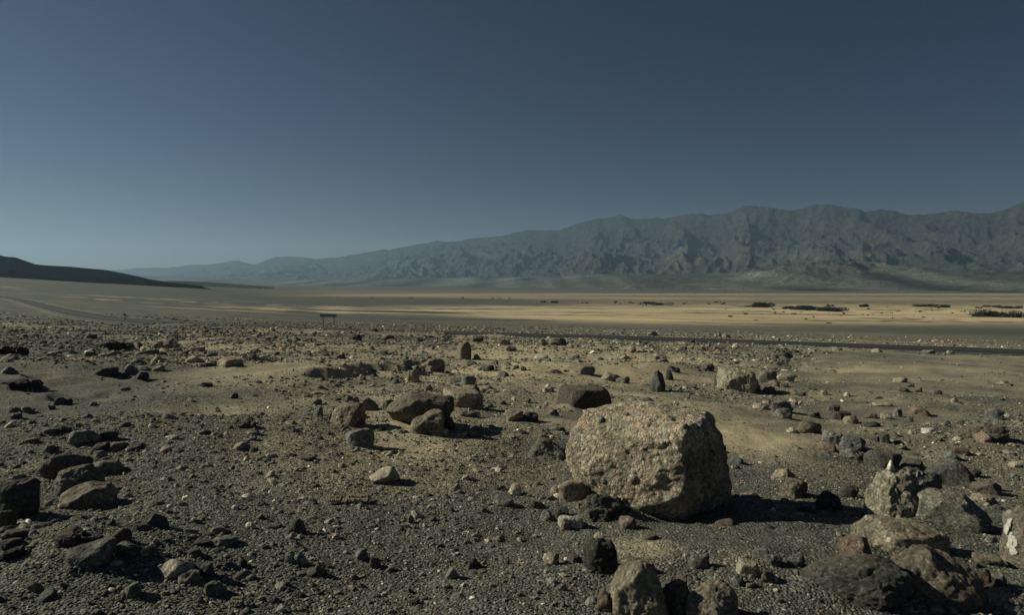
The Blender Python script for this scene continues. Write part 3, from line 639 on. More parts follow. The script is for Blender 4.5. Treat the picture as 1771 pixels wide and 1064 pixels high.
FACET = dict(npl=7, p=26, rough=.05, warp=.10, chips=22, fine=.03)
ROUND = dict(npl=9, p=14, rough=.08, warp=.18, chips=16, fine=.03)
CRAG = dict(npl=9, p=14, rough=.10, crag=.09, freq=1.1, fine=.035, warp=.2, chips=18)
SLAB = dict(npl=7, p=20, rough=.04, layers=.012, chips=16, fine=.02)
BOX = dict(planes=[(-1, -.35, .05, .92), (1, -.1, .1, .95), (.16, -1, .0, .88), (0, 1, 0, .9), (.05, -.05, 1, .9), (0, 0, -1, .9), (-.6, -.5, .6, 1.15), (.7, 0, .6, 1.1)], p=22, rough=.035, chips=5, fine=.02, warp=.04)
R = put_rock
ROCKS = [
 (1005, 857, 1100, 908, 'dark', 'charcoal green-black rock lying at the front foot of the huge boulder', 'rough', .6, CRAG),
 (968, 827, 1026, 874, 'pink', 'brown peaked stone leaning on the left foot of the huge boulder', 'smooth', .7, FACET),
 (966, 892, 1011, 915, 'white', 'whitish flat stone left of the charcoal rock below the boulder', 'smooth', .6, FACET),
 (970, 903, 991, 919, 'brown', 'small brown stone in front of the whitish flat stone', 'smooth', .8, ROUND),
 (1073, 895, 1102, 917, 'maroon', 'small maroon stone right of the charcoal rock below the boulder', 'smooth', .8, FACET),
 (998, 871, 1011, 888, 'brick', 'tiny orange-pink stone between the peaked brown stone and charcoal rock', 'smooth', .8, FACET),
 (953, 842, 973, 858, 'pale', 'pale pebble left of the peaked brown stone', 'smooth', .8, ROUND),
 (935, 884, 963, 903, 'grey', 'grey stone further left of the whitish flat stone', 'rough', .8, ROUND),
 (961, 877, 985, 898, 'dark', 'dark grey stone just behind the whitish flat stone', 'rough', .8, ROUND),
 (910, 762, 984, 797, 'olive', 'olive grey low boulder touching the left side of the huge boulder', 'rough', .7, dict(npl=12, p=7, rough=.07, crag=.05)),
 (963, 668, 1060, 708, 'maroon', 'dark maroon block with a flat front behind the huge boulder', 'rough', .6, BOX),
 (1016, 662, 1040, 676, 'black', 'small black stone resting behind the dark maroon block', 'rough', .8, CRAG),
 (1105, 684, 1136, 713, 'blue', 'round blue-grey stone just above the huge boulder', 'rough', .9, dict(npl=14, p=8, rough=.05)),
 (1001, 630, 1030, 650, 'blue', 'blue-grey wedge-shaped stone above the dark maroon block', 'smooth', .8, FACET),
 (1041, 641, 1074, 660, 'yellow', 'heap-like yellowish stone right of the blue-grey wedge', 'rough', .8, CRAG),
 (1066, 650, 1090, 664, 'grey', 'grey stone at the right foot of the yellowish heap', 'rough', .8, FACET),
 (1123, 640, 1152, 679, 'dark', 'dark upright craggy stone standing between the yellowish heap and pale block', 'rough', .9, dict(npl=8, p=12, rough=.07, crag=.12)),
 (1152, 640, 1166, 658, 'dark', 'dark slim stone tucked behind the upright craggy stone', 'rough', .8, FACET),
 (1156, 633, 1178, 645, 'dark', 'low dark stone behind the upright craggy stone', 'rough', .8, CRAG),
 (1212, 627, 1236, 643, 'maroon', 'dark purplish stone behind the large yellow-grey block', 'rough', .8, CRAG),
 (1243, 637, 1316, 678, 'yellow', 'large pale yellow-grey block with a pitted face, right of centre', 'rough', .7, dict(planes=BOX['planes'], p=11, rough=.06, crag=.07, fine=.03)),
 (1236, 642, 1252, 668, 'dark', 'dark slab leaning against the left side of the yellow-grey block', 'smooth', .8, FACET),
 (1314, 638, 1344, 662, 'grey', 'grey pyramid stone right of the yellow-grey block', 'rough', .8, FACET),
 (1342, 645, 1377, 660, 'pale', 'pale loaf-shaped stone right of the grey pyramid stone', 'smooth', .7, ROUND),
 (1332, 656, 1354, 670, 'tan', 'tan stone below the loaf-shaped stone', 'smooth', .8, ROUND),
 (1352, 661, 1367, 671, 'tan', 'tiny orange-tan stone below the loaf-shaped stone at its right', 'smooth', .8, FACET),
 (1319, 668, 1344, 682, 'dark', 'dark flat stone at the lower right foot of the yellow-grey block', 'smooth', .8, FACET),
 (1338, 690, 1374, 716, 'blue', 'steel-grey angular stone with a long shadow, right of centre', 'layered', .8, FACET),
 (1342, 704, 1372, 726, 'grey', 'lower grey half of the angular stone pair right of centre', 'layered', .8, FACET),
 (1305, 697, 1332, 710, 'pale', 'pinkish tan flat stone left of the steel-grey angular stone', 'smooth', .8, ROUND),
 (1383, 727, 1423, 752, 'brown', 'round dark brown stone with a tan spot', 'rough', .8, ROUND),
 (1364, 739, 1381, 750, 'pale', 'pair-like cream pebble left of the round dark brown stone', 'smooth', .8, FACET),
 (1402, 712, 1422, 724, 'dark', 'dark pebble above the round dark brown stone', 'smooth', .8, ROUND),
 (1428, 744, 1465, 771, 'grey', 'pale blue-grey craggy stone at the left of the grey cluster', 'rough', .8, CRAG),
 (1457, 750, 1500, 782, 'blue', 'blue-grey craggy stone in the middle of the grey cluster', 'rough', .8, dict(npl=9, p=14, rough=.06, crag=.06)),
 (1459, 777, 1498, 797, 'blue', 'smooth blue-grey stone at the front of the grey cluster', 'smooth', .8, ROUND),
 (1421, 768, 1453, 783, 'brick', 'flat orange-brown stone left of the grey cluster', 'smooth', .8, SLAB),
 (1503, 777, 1562, 813, 'dark', 'black-green rock behind the tan craggy boulder', 'rough', .8, dict(npl=10, p=8, rough=.05)),
 (1556, 791, 1602, 815, 'dark', 'low dark rock to the right of the black-green rock', 'rough', .8, ROUND),
 (1614, 797, 1697, 843, 'dark', 'large charcoal slab with a sharp left corner near the right edge', 'layered', .6, dict(npl=7, p=18, rough=.04)),
 (1680, 812, 1703, 828, 'black', 'small black stone touching the charcoal slab at its right end', 'smooth', .8, FACET),
 (1657, 825, 1683, 836, 'tan', 'small tan stone under the right end of the charcoal slab', 'smooth', .8, ROUND),
 (1640, 779, 1666, 798, 'blue', 'dark bluish stone above the charcoal slab', 'rough', .8, ROUND),
 (1655, 774, 1682, 788, 'red', 'reddish flat pointed stone above the charcoal slab', 'smooth', .8, SLAB),
 (1550, 811, 1631, 884, 'blue', 'steel blue rock joined behind the tan craggy boulder, white ring mark on its side', 'smooth', .8, dict(npl=10, p=9, rough=.04)),
 (1507, 812, 1594, 900, 'pale', 'tan craggy boulder with a white pebble on its top', 'rough', .8, dict(npl=10, p=9, rough=.08, crag=.09, freq=1.5, fine=.035, warp=.15, chips=14)),
 (1590, 852, 1712, 917, 'green', 'greenish grey slab sweeping to a point, in front of the steel blue rock', 'layered', .5, dict(planes=[(-1, -.1, .05, .95), (.75, -.1, .65, .75), (.8, -.1, -.6, .8), (0, -1, .1, .8), (0, 1, 0, .9), (.05, -.05, 1, .9), (-.2, 0, -1, .9), (-.5, -.5, -.6, 1.0)], p=16, rough=.035, crag=.03)),
 (1340, 809, 1382, 834, 'tan', 'round tan stone behind the pitted dark stone, right of the boulder shadow', 'smooth', .8, ROUND),
 (1350, 824, 1400, 863, 'brown', 'dark pitted stone beside the far end of the boulder shadow', 'rough', .8, CRAG),
 (1418, 848, 1462, 885, 'dark', 'dark brown lumpy rock where the boulder shadow ends', 'rough', .8, CRAG),
 (1460, 838, 1490, 862, 'dark', 'dark stone between the boulder shadow and tan craggy boulder', 'rough', .8, ROUND),
 (1488, 898, 1645, 968, 'tan', 'long low brown boulder with a curved back near the lower right', 'smooth', .6, dict(npl=12, p=6, rough=.07, crag=.05)),
 (1461, 926, 1518, 974, 'brick', 'rusty brown cube-like stone left of the long low boulder', 'rough', .8, FACET),
 (1528, 931, 1556, 954, 'blue', 'small slate-blue stone in front of the long low boulder', 'smooth', .8, FACET),
 (1400, 966, 1577, 1052, 'dark', 'big dark grey pitted boulder at the lower right', 'rough', .6, dict(npl=12, p=8, rough=.06, crag=.04, fine=.03)),
 (1533, 951, 1710, 1052, 'brown', 'big purplish brown boulder lying across the lower right corner area', 'rough', .6, dict(npl=11, p=8, rough=.06, crag=.05, fine=.02)),
 (1694, 985, 1736, 1034, 'red', 'dark reddish rock right of the big purplish brown boulder', 'rough', .8, CRAG),
 (1722, 993, 1752, 1020, 'green', 'grey-green stone behind the dark reddish rock', 'rough', .8, FACET),
 (1700, 1028, 1800, 1066, 'grey', 'flat pale grey slab in the lower right corner', 'smooth', .7, SLAB),
 (1697, 961, 1742, 982, 'brown', 'flat brown stone half buried near the right edge', 'smooth', .8, ROUND),
 (1716, 930, 1736, 940, 'grey', 'small grey pebble above the flat brown stone by the right edge', 'smooth', .8, ROUND),
 (1700, 872, 1752, 906, 'blue', 'dark bluish rock between the greenish slab and the right edge', 'rough', .8, CRAG),
 (1690, 854, 1732, 874, 'tan', 'crumbly tan stone above the dark bluish rock near the right edge', 'rough', .8, CRAG),
 (1690, 833, 1738, 856, 'maroon', 'faint maroon slab half buried right of the charcoal slab', 'smooth', .8, SLAB),
 (1010, 935, 1074, 994, 'black', 'black porous rock below the huge boulder', 'rough', .8, dict(npl=10, p=8, rough=.07, crag=.10)),
 (1058, 973, 1158, 1078, 'tan', 'large tan rock cut by the bottom edge below the black porous rock', 'rough', .8, dict(npl=9, p=9, rough=.05, crag=.05)),
 (1146, 990, 1201, 1068, 'brown', 'brown craggy rock wedged right of the large tan rock at the bottom edge', 'rough', .8, dict(npl=9, p=9, rough=.08, crag=.16)),
 (1194, 1017, 1286, 1085, 'tan', 'pale brown rounded rock at the bottom edge, right of the craggy one', 'rough', .8, dict(npl=12, p=7, rough=.06, crag=.05)),
 (1034, 1025, 1066, 1062, 'red', 'dark red rounded stone left of the large tan rock at the bottom edge', 'smooth', .9, ROUND),
 (940, 960, 969, 978, 'pink', 'pinkish pointed stone left of the black porous rock', 'smooth', .8, FACET),
 (980, 960, 1008, 975, 'dark', 'dark low stone just left of the black porous rock', 'rough', .8, CRAG),
 (1280, 970, 1319, 1001, 'yellow', 'yellowish wedge stone below the boulder shadow', 'smooth', .8, FACET),
 (1197, 960, 1231, 986, 'grey', 'grey slanted flat stone below the boulder shadow', 'smooth', .8, SLAB),
 (1307, 952, 1338, 966, 'grey', 'grey flat stone above the yellowish wedge stone', 'smooth', .8, SLAB),
 (1322, 993, 1346, 1010, 'dark', 'dark pointed stone right of the yellowish wedge stone', 'smooth', .8, FACET),
 (1274, 997, 1295, 1016, 'blue', 'bluish cube stone below the yellowish wedge stone', 'smooth', .8, FACET),
 (1330, 963, 1358, 982, 'blue', 'slate blue pebble left of the rusty brown cube stone', 'smooth', .8, ROUND),
 (1368, 960, 1398, 982, 'blue', 'dark slate pebble just left of the rusty brown cube stone', 'smooth', .8, FACET),
 (1300, 984, 1322, 1000, 'tan', 'brown square pebble behind the dark pointed stone', 'smooth', .8, FACET),
 (637, 808, 690, 839, 'pale', 'pale dome-shaped stone alone on gravel, left of centre', 'smooth', .9, dict(npl=11, p=7, rough=.05)),
 (493, 897, 524, 925, 'dark', 'smooth dark egg-shaped stone standing on the gravel', 'smooth', .9, dict(npl=12, p=5, rough=.03)),
 (487, 957, 507, 975, 'grey', 'left one of two touching pale grey stones below the egg-shaped stone', 'smooth', .8, ROUND),
 (503, 958, 527, 978, 'blue', 'right one of two touching pale grey stones below the egg-shaped stone', 'smooth', .8, ROUND),
 (610, 953, 636, 970, 'blue', 'pale blue-grey flat stone at lower centre left', 'smooth', .8, SLAB),
 (636, 966, 656, 985, 'maroon', 'small dark maroon stone casting a shadow at lower centre left', 'smooth', .8, FACET),
 (540, 980, 560, 997, 'brown', 'small brown pointed stone on the gravel at lower left of centre', 'smooth', .8, FACET),
 (768, 985, 793, 1003, 'grey', 'thin tilted grey flake of stone at lower centre', 'smooth', .8, SLAB),
 (808, 970, 832, 986, 'dark', 'dark maroon lump on the gravel at lower centre', 'rough', .8, CRAG),
 (777, 838, 797, 852, 'brown', 'brown square pebble right of the pale dome-shaped stone', 'smooth', .8, FACET),
 (852, 858, 888, 877, 'grey', 'greenish pale flat stone between the wood and the huge boulder', 'smooth', .8, SLAB),
 (876, 838, 902, 857, 'pale', 'pale angular pebble just behind the greenish flat stone', 'smooth', .8, FACET),
 (701, 893, 713, 906, 'grey', 'tiny round grey pebble right of the split wood', 'smooth', .8, ROUND),
 (269, 972, 330, 1003, 'pale', 'pale layered stone with diagonal grain at lower left', 'layered', .7, dict(npl=9, p=9, rough=.05, layers=.03)),
 (301, 991, 336, 1010, 'grey', 'low grey stone tucked under the pale layered stone', 'smooth', .8, ROUND),
 (332, 976, 362, 1002, 'dark', 'dark stone right of the pale layered stone', 'rough', .8, ROUND),
 (346, 1009, 379, 1031, 'dark', 'dark rounded stone below and right of the pale layered stone', 'smooth', .8, ROUND),
 (200, 1015, 232, 1036, 'grey', 'grey stone below the pale layered stone, lower left', 'smooth', .8, FACET),
 (-14, 833, 53, 897, 'black', 'big black boulder at the left edge with a long shadow', 'smooth', .9, dict(npl=9, p=9, rough=.04)),
 (-25, 884, 17, 914, 'brown', 'brown stone at the left edge in front of the big black boulder', 'rough', .8, ROUND),
 (65, 789, 147, 832, 'maroon', 'dark purplish slab behind the grey-tan boulder, upper of the left trio', 'layered', .6, SLAB),
 (86, 808, 168, 856, 'grey', 'grey-tan boulder in the middle of the left trio', 'rough', .7, dict(npl=9, p=10, rough=.06, crag=.05)),
 (102, 840, 189, 880, 'brown', 'purplish brown sloping slab, lowest of the left trio', 'layered', .6, dict(planes=[(-.5, -.2, .8, .6), (.3, -.1, 1, .75), (0, -1, .1, .8), (0, 1, 0, .9), (1, 0, 0, 1), (-1, 0, 0, 1), (0, 0, -1, .9), (-.4, -.6, -.6, .9)], p=16, rough=.03)),
 (147, 794, 202, 822, 'grey', 'low grey stone right of the left trio', 'rough', .8, dict(npl=12, p=7, rough=.07)),
 (118, 740, 166, 771, 'grey', 'angular grey stone with a ridge top, above the left trio', 'smooth', .8, FACET),
 (163, 744, 196, 762, 'dark', 'dark rounded stone right of the angular grey stone', 'rough', .8, ROUND),
 (153, 766, 184, 782, 'black', 'black stone in front of the angular grey stone', 'rough', .8, CRAG),
 (180, 765, 216, 779, 'brown', 'brown flat rock in front of the dark rounded stone', 'rough', .8, SLAB),
 (216, 768, 243, 778, 'dark', 'dark flat stone at the right end of the stones above the left trio', 'rough', .8, SLAB),
 (155, 780, 178, 792, 'grey', 'light grey pebble between the angular grey stone and left trio', 'smooth', .8, FACET),
 (65, 740, 97, 751, 'grey', 'long low grey stone left of the angular grey stone', 'rough', .8, ROUND),
 (92, 736, 118, 748, 'dark', 'dark wedge at the left shoulder of the angular grey stone', 'rough', .8, FACET),
 (68, 770, 93, 785, 'grey', 'round rough grey stone above the left trio, near the left edge', 'rough', .8, ROUND),
 (38, 758, 60, 767, 'dark', 'small dark flat stone near the left edge', 'smooth', .8, ROUND),
 (88, 920, 150, 950, 'black', 'black lumpy rock right of the big black boulder shadow', 'rough', .8, CRAG),
 (180, 915, 217, 942, 'brown', 'brownish rough stone right of the black lumpy rock', 'rough', .8, ROUND),
 (110, 942, 186, 982, 'blue', 'blue-grey half-buried boulder below the black lumpy rock', 'rough', .7, dict(npl=12, p=6, rough=.06)),
 (180, 944, 240, 966, 'blue', 'flat blue-grey stone behind the pale layered stone, half buried', 'rough', .7, ROUND),
 (-5, 918, 39, 937, 'grey', 'grey stone below the big black boulder at the left edge', 'rough', .8, ROUND),
 (-10, 936, 24, 953, 'black', 'black stone at the left edge below the big black boulder', 'rough', .8, ROUND),
 (-10, 953, 27, 972, 'black', 'lower black stone at the left edge, beneath another black one', 'rough', .8, CRAG),
 (236, 889, 282, 914, 'black', 'black pyramid-shaped stone at the lower left', 'smooth', .8, dict(planes=[(-.6, -.2, .8, .6), (.6, -.2, .8, .55), (0, -.9, .5, .7), (0, .9, .5, .7), (1, 0, 0, 1), (-1, 0, 0, 1), (0, 0, -1, .9)], p=16, rough=.04)),
 (357, 931, 402, 946, 'blue', 'dark blue-grey low stone right of the black pyramid-shaped stone', 'smooth', .8, SLAB),
 (236, 946, 256, 960, 'tan', 'tan pebble below the black pyramid-shaped stone', 'smooth', .8, ROUND),
 (250, 948, 266, 960, 'dark', 'dark pebble touching the tan pebble at its right', 'smooth', .8, ROUND),
 (90, 686, 109, 701, 'dark', 'left one of the dark stone pair on the smooth ground at left', 'rough', .8, FACET),
 (103, 688, 120, 700, 'dark', 'right one of the dark stone pair on the smooth ground at left', 'rough', .8, FACET),
 (6, 703, 29, 714, 'grey', 'upper pale grey stone of the pair at the left edge', 'smooth', .8, ROUND),
 (14, 712, 33, 726, 'blue', 'lower grey-blue stone of the pair at the left edge', 'smooth', .8, ROUND),
 (32, 702, 54, 715, 'grey', 'grey stone right of the pair at the left edge', 'smooth', .8, ROUND),
 (78, 700, 90, 710, 'dark', 'small dark cube stone below the dark stone pair', 'smooth', .8, FACET),
 (205, 730, 222, 739, 'dark', 'small dark stone on smooth ground above the angular grey stone', 'rough', .8, FACET),
 (395, 679, 409, 690, 'dark', 'dark cube stone alone on the smooth ground left of centre', 'rough', .9, FACET),
 (378, 617, 419, 636, 'tan', 'tan block stone with bright left face, upper left', 'smooth', .8, dict(planes=BOX['planes'], p=10, rough=.05)),
 (318, 612, 347, 628, 'yellow', 'yellowish round stone left of the tan block stone', 'rough', .8, CRAG),
 (346, 623, 372, 635, 'dark', 'dark stone between the yellowish round stone and tan block stone', 'rough', .8, CRAG),
 (343, 660, 365, 670, 'dark', 'dark flat stone on the smooth ground below the tan block stone', 'rough', .8, ROUND),
 (160, 633, 200, 651, 'dark', 'dark sloping stone left of the rubble knot, upper left', 'rough', .8, SLAB),
 (211, 628, 236, 648, 'grey', 'rough grey stone in the rubble knot, upper left', 'rough', .8, CRAG),
 (231, 642, 254, 657, 'black', 'black stone at the front of the rubble knot, upper left', 'smooth', .8, FACET),
 (262, 630, 283, 643, 'tan', 'grey-tan stone at the right of the rubble knot, upper left', 'rough', .8, ROUND),
 (0, 632, 26, 648, 'grey', 'grey rock at the left edge, upper of two near the dark bank', 'rough', .8, ROUND),
 (48, 655, 70, 667, 'dark', 'dark rock near the left edge by the low dark bank', 'rough', .8, CRAG),
 (4, 655, 44, 674, 'black', 'black broken rock mass at the left edge by the low dark bank', 'rough', .8, CRAG),
 (168, 586, 210, 604, 'black', 'black mound-like rock far left before the road', 'rough', .8, CRAG),
 (205, 590, 228, 603, 'dark', 'dark rounded rock right of the black mound-like rock', 'rough', .8, ROUND),
 (262, 586, 296, 601, 'tan', 'tan rock at the foot of the dark bank, far left', 'rough', .8, CRAG),
 (148, 577, 165, 586, 'dark', 'dark far rock in the rubble below the road at left', 'rough', .8, ROUND),
 (322, 598, 352, 609, 'pale', 'pale broken stone right of the sandy streak, far left', 'rough', .8, CRAG),
 (438, 574, 452, 582, 'pale', 'pale bright stone in the rubble left of the long sign', 'smooth', .8, FACET),
 (568, 695, 631, 738, 'pink', 'brown-pink craggy rock at the lower left of the central cluster', 'rough', .8, dict(npl=8, p=10, rough=.07, crag=.09)),
 (593, 681, 620, 702, 'tan', 'tan knobbly rock behind the brown-pink craggy rock', 'rough', .8, CRAG),
 (615, 684, 653, 712, 'brown', 'brown angular rock right of the tan knobbly rock', 'smooth', .8, FACET),
 (537, 689, 555, 701, 'brown', 'upper brown stone of two, left of the central cluster', 'smooth', .8, FACET),
 (541, 702, 556, 720, 'grey', 'lower grey stone of two, left of the central cluster', 'rough', .8, FACET),
 (566, 717, 580, 731, 'blue', 'small blue-grey stone at the left foot of the brown-pink craggy rock', 'rough', .8, ROUND),
 (596, 739, 645, 773, 'grey', 'grey dome rock half buried below the central cluster', 'smooth', .8, dict(npl=12, p=7, rough=.05)),
 (402, 726, 440, 742, 'maroon', 'dark reddish jagged rock on the low rise left of the cluster', 'rough', .8, dict(npl=8, p=9, rough=.1, crag=.2)),
 (421, 741, 447, 752, 'tan', 'tan flat stone just below the dark reddish jagged rock', 'smooth', .8, ROUND),
 (400, 764, 428, 779, 'yellow', 'flat bright yellowish stone on the sandy rise left of the cluster', 'smooth', .8, SLAB),
 (340, 744, 361, 753, 'dark', 'dark stone left of the dark reddish jagged rock', 'smooth', .8, FACET),
 (286, 753, 304, 762, 'pale', 'pale stone on the ridge between the left and central rock groups', 'smooth', .8, FACET),
 (660, 690, 684, 711, 'grey', 'pale blue-grey slab leaning at the left side of the big dark slab', 'smooth', .8, FACET),
 (668, 681, 784, 740, 'brown', 'big dark slab propped up with a shaded underside, heart of the central cluster', 'rough', .55, dict(planes=[(-.62, -.25, .75, .62), (.35, -.15, 1, .66), (-.5, -.5, -.72, .60), (0, -.8, -.55, .70), (1, 0, 0, .95), (-1, 0, 0, 1.05), (0, 1, 0, .9), (0, -1, 0, .85), (0, 0, -1, .95), (.7, 0, -.6, 1.0)], p=16, rough=.05, crag=.04)),
 (708, 709, 769, 755, 'tan', 'tan egg-like rock in front of the big dark slab', 'rough', .8, dict(npl=10, p=8, rough=.06, crag=.06)),
 (750, 714, 786, 745, 'dark', 'dark rock in shade right of the tan egg-like rock', 'rough', .8, ROUND),
 (766, 675, 835, 706, 'tan', 'long flat tan block at the right of the central cluster', 'smooth', .6, BOX),
 (806, 734, 833, 757, 'dark', 'small dark stone with a shadow right of the tan egg-like rock', 'smooth', .8, FACET),
 (762, 741, 776, 755, 'pale', 'small pale stone at the right foot of the tan egg-like rock', 'rough', .8, ROUND),
 (874, 706, 905, 730, 'tan', 'orange-tan angular stone midway between cluster and huge boulder', 'smooth', .8, FACET),
 (902, 711, 931, 730, 'dark', 'dark angular stone right of the orange-tan one', 'rough', .8, FACET),
 (787, 709, 830, 722, 'grey', 'low grey stones line right of the big dark slab', 'rough', .6, CRAG),
 (726, 617, 769, 645, 'pink', 'pinkish rounded rock on the bank behind the central cluster', 'rough', .8, ROUND),
 (713, 629, 737, 649, 'tan', 'tan rock just left of the pinkish rounded rock', 'rough', .8, ROUND),
 (701, 637, 725, 662, 'tan', 'lumpy tan rock lowest of three behind the central cluster', 'rough', .8, CRAG),
 (798, 648, 823, 666, 'grey', 'light grey sloping stone behind the flat tan block', 'smooth', .8, FACET),
 (801, 665, 830, 680, 'brown', 'dark brown stone resting on the flat tan block edge', 'smooth', .8, FACET),
 (673, 656, 692, 665, 'dark', 'small dark stone left of the lumpy tan rock', 'smooth', .8, ROUND),
 (733, 663, 748, 677, 'blue', 'small slate stone in front of the pinkish rounded rock', 'smooth', .8, FACET),
 (791, 590, 815, 622, 'brown', 'upright tooth-shaped dark stone standing alone behind the cluster', 'layered', .7, dict(planes=[(-1, -.3, .1, .8), (1, -.2, -.1, .85), (0, -1, 0, .85), (0, 1, 0, .85), (-.5, 0, .9, .85), (.5, 0, .9, 1.0), (0, 0, -1, .95)], p=12, rough=.05, crag=.06)),
 (607, 576, 625, 589, 'black', 'black round rock right of the long sign', 'rough', .9, ROUND),
 (660, 579, 682, 588, 'brown', 'brown low rock right of the black round rock', 'rough', .9, ROUND),
 (571, 607, 577, 613, 'dark', 'small dark stone below the long sign', 'rough', .9, ROUND),
 (745, 598, 752, 605, 'blue', 'small bluish stone left of the tooth-shaped stone', 'smooth', .9, ROUND),
 (864, 587, 882, 597, 'tan', 'tan rounded stone right of the tooth-shaped stone', 'smooth', .9, ROUND),
 (868, 595, 894, 609, 'brown', 'brown pitted stone below the tan rounded one, behind the cluster', 'rough', .9, CRAG),
 (925, 583, 951, 600, 'tan', 'large tan rock near the road, centre', 'smooth', .9, ROUND),
 (949, 582, 980, 598, 'brown', 'brown rock touching the large tan rock near the road', 'rough', .9, CRAG),
 (817, 581, 836, 593, 'dark', 'dark stone above the tooth-shaped stone by the road', 'rough', .9, FACET),
 (833, 630, 855, 643, 'dark', 'dark rounded stone right of the pinkish rounded rock', 'rough', .9, ROUND),
 (860, 640, 880, 652, 'brown', 'brown stone midway behind the flat tan block', 'rough', .9, ROUND),
 (951, 638, 972, 647, 'brown', 'brown cube stone left of the blue-grey wedge', 'rough', .9, FACET),
 (938, 667, 960, 680, 'pale', 'pale crumbly stone left of the dark maroon block', 'rough', .9, CRAG),
 (900, 632, 911, 642, 'blue', 'slate stone left of the brown cube stone', 'smooth', .9, ROUND),
 (944, 708, 967, 719, 'blue', 'blue-grey stone left of the huge boulder top', 'smooth', .9, ROUND),
 (956, 738, 978, 746, 'green', 'flat greenish stone left of the huge boulder shoulder', 'smooth', .9, SLAB),
 (1072, 614, 1090, 622, 'pale', 'pale low rock before the road, right of centre', 'smooth', .9, ROUND),
 (1086, 597, 1101, 609, 'tan', 'tan pointed rock in rubble before the road', 'smooth', .9, FACET),
 (1235, 603, 1250, 612, 'pink', 'pinkish rock in the rubble before the road', 'smooth', .9, ROUND),
 (1120, 571, 1139, 581, 'tan', 'tan rock beyond the road, right of centre', 'smooth', .9, ROUND),
 (1237, 575, 1248, 583, 'pale', 'pale rock beyond the road, right of the tan one', 'smooth', .9, ROUND),
 (1250, 577, 1264, 585, 'tan', 'brown-tan rock beside the pale rock beyond the road', 'smooth', .9, ROUND),
 (1549, 651, 1571, 663, 'tan', 'tan rock on the smooth ground right of centre', 'smooth', .9, ROUND),
 (1558, 669, 1578, 680, 'red', 'red-brown rock in the row at right on smooth ground', 'rough', .9, ROUND),
 (1584, 668, 1598, 679, 'dark', 'dark rock right of the red-brown rock', 'smooth', .9, FACET),
 (1572, 664, 1584, 671, 'blue', 'slate pebble behind the red-brown rock', 'smooth', .9, FACET),
 (1617, 672, 1633, 683, 'dark', 'dark wedge rock at the right end of the row on smooth ground', 'smooth', .9, FACET),
 (1462, 677, 1473, 686, 'pale', 'cream cube pebble right of the loaf-shaped stone', 'smooth', .9, FACET),
 (1422, 674, 1434, 684, 'tan', 'tan pebble left of the cream cube pebble', 'smooth', .9, ROUND),
 (1729, 658, 1751, 668, 'tan', 'tan rock near the right edge on smooth ground', 'smooth', .9, ROUND),
 (1574, 702, 1611, 719, 'brick', 'long reddish pink rock right of centre', 'rough', .7, CRAG),
 (1600, 740, 1625, 751, 'white', 'whitish pink rock lying right of the grey cluster', 'smooth', .8, ROUND),
 (1525, 748, 1543, 767, 'dark', 'dark square rock right of the grey cluster', 'smooth', .8, BOX),
 (1512, 754, 1525, 764, 'dark', 'small brown-black stone left of the dark square rock', 'rough', .8, FACET),
 (1551, 763, 1564, 768, 'dark', 'dark flat pebble right of the dark square rock', 'rough', .8, FACET),
 (1549, 706, 1564, 722, 'grey', 'dark grey rounded stone left of the long reddish rock', 'smooth', .8, ROUND),
 (1527, 714, 1545, 725, 'tan', 'tan stone left of the dark grey rounded stone', 'smooth', .8, ROUND),
 (1498, 714, 1522, 725, 'brown', 'brown and black stone in the row left of the tan stone', 'smooth', .8, ROUND),
 (1434, 699, 1456, 712, 'grey', 'pale grey stone above the pile, right of centre', 'smooth', .8, FACET),
 (1445, 710, 1476, 727, 'maroon', 'dark brown stone below the pale grey one, right of centre', 'rough', .8, CRAG),
 (1463, 717, 1487, 734, 'tan', 'crumbly tan stone right of the dark brown one', 'rough', .8, CRAG),
 (1497, 728, 1526, 740, 'dark', 'dark rubble stone above the grey cluster', 'rough', .8, CRAG),
 (1514, 695, 1545, 704, 'yellow', 'flat yellowish stone above the row of stones right of centre', 'smooth', .8, SLAB),
 (1650, 688, 1662, 697, 'pale', 'pale pointed stone toward the right edge', 'smooth', .8, FACET),
 (1573, 722, 1584, 730, 'blue', 'bluish pebble below the long reddish rock', 'smooth', .8, ROUND),
 (1664, 732, 1742, 763, 'brown', 'broad dark brown broken rock near the right edge', 'rough', .6, dict(npl=10, p=9, rough=.09, crag=.1)),
 (1693, 746, 1719, 766, 'brick', 'orange-brown wedge stone in front of the broad dark brown rock', 'smooth', .8, FACET),
 (1711, 706, 1740, 728, 'blue', 'dark slate dome stone near the right edge', 'smooth', .8, ROUND),
 (1440, 583, 1460, 598, 'tan', 'tan rock poking up along the near edge of the road, right', 'rough', .8, ROUND) if False else (1441, 599, 1458, 607, 'tan', 'tan rock along the near edge of the road, right', 'rough', .8, ROUND),
 (1510, 602, 1528, 609, 'pale', 'pale rock along the near edge of the road, further right', 'rough', .8, ROUND),
 (1597, 604, 1618, 612, 'brown', 'brown rock along the near edge of the road near the right', 'rough', .8, CRAG),
 (1640, 605, 1652, 612, 'pale', 'cream pebble along the near edge of the road near the right', 'smooth', .8, ROUND),
 (1740, 873, 1775, 890, 'grey', 'grey stone behind the white-splashed slab at the right edge', 'smooth', .8, FACET),
]
byl = {}
for x0, y0, x1, y1, c, lab, kind, dp, kw in ROCKS:
    wpx = x1 - x0; sub = 6 if wpx > 64 else (5 if wpx > 34 else 4)
    near = y1 > 800
    o, dm = R(x0, y0, x1, y1, c, lab, 'boulder' if wpx > 72 and near else 'rock', kind, dp, .12 if 'propped' in lab or 'tooth' in lab else (.42 if ('buried' in lab or 'low' in lab or 'flat' in lab) else .34), sub, None, 'boulder' if wpx > 72 and near else 'rock', None, **kw)
    byl[lab] = o
def find(s): return next(o for l, o in byl.items() if l.startswith(s))
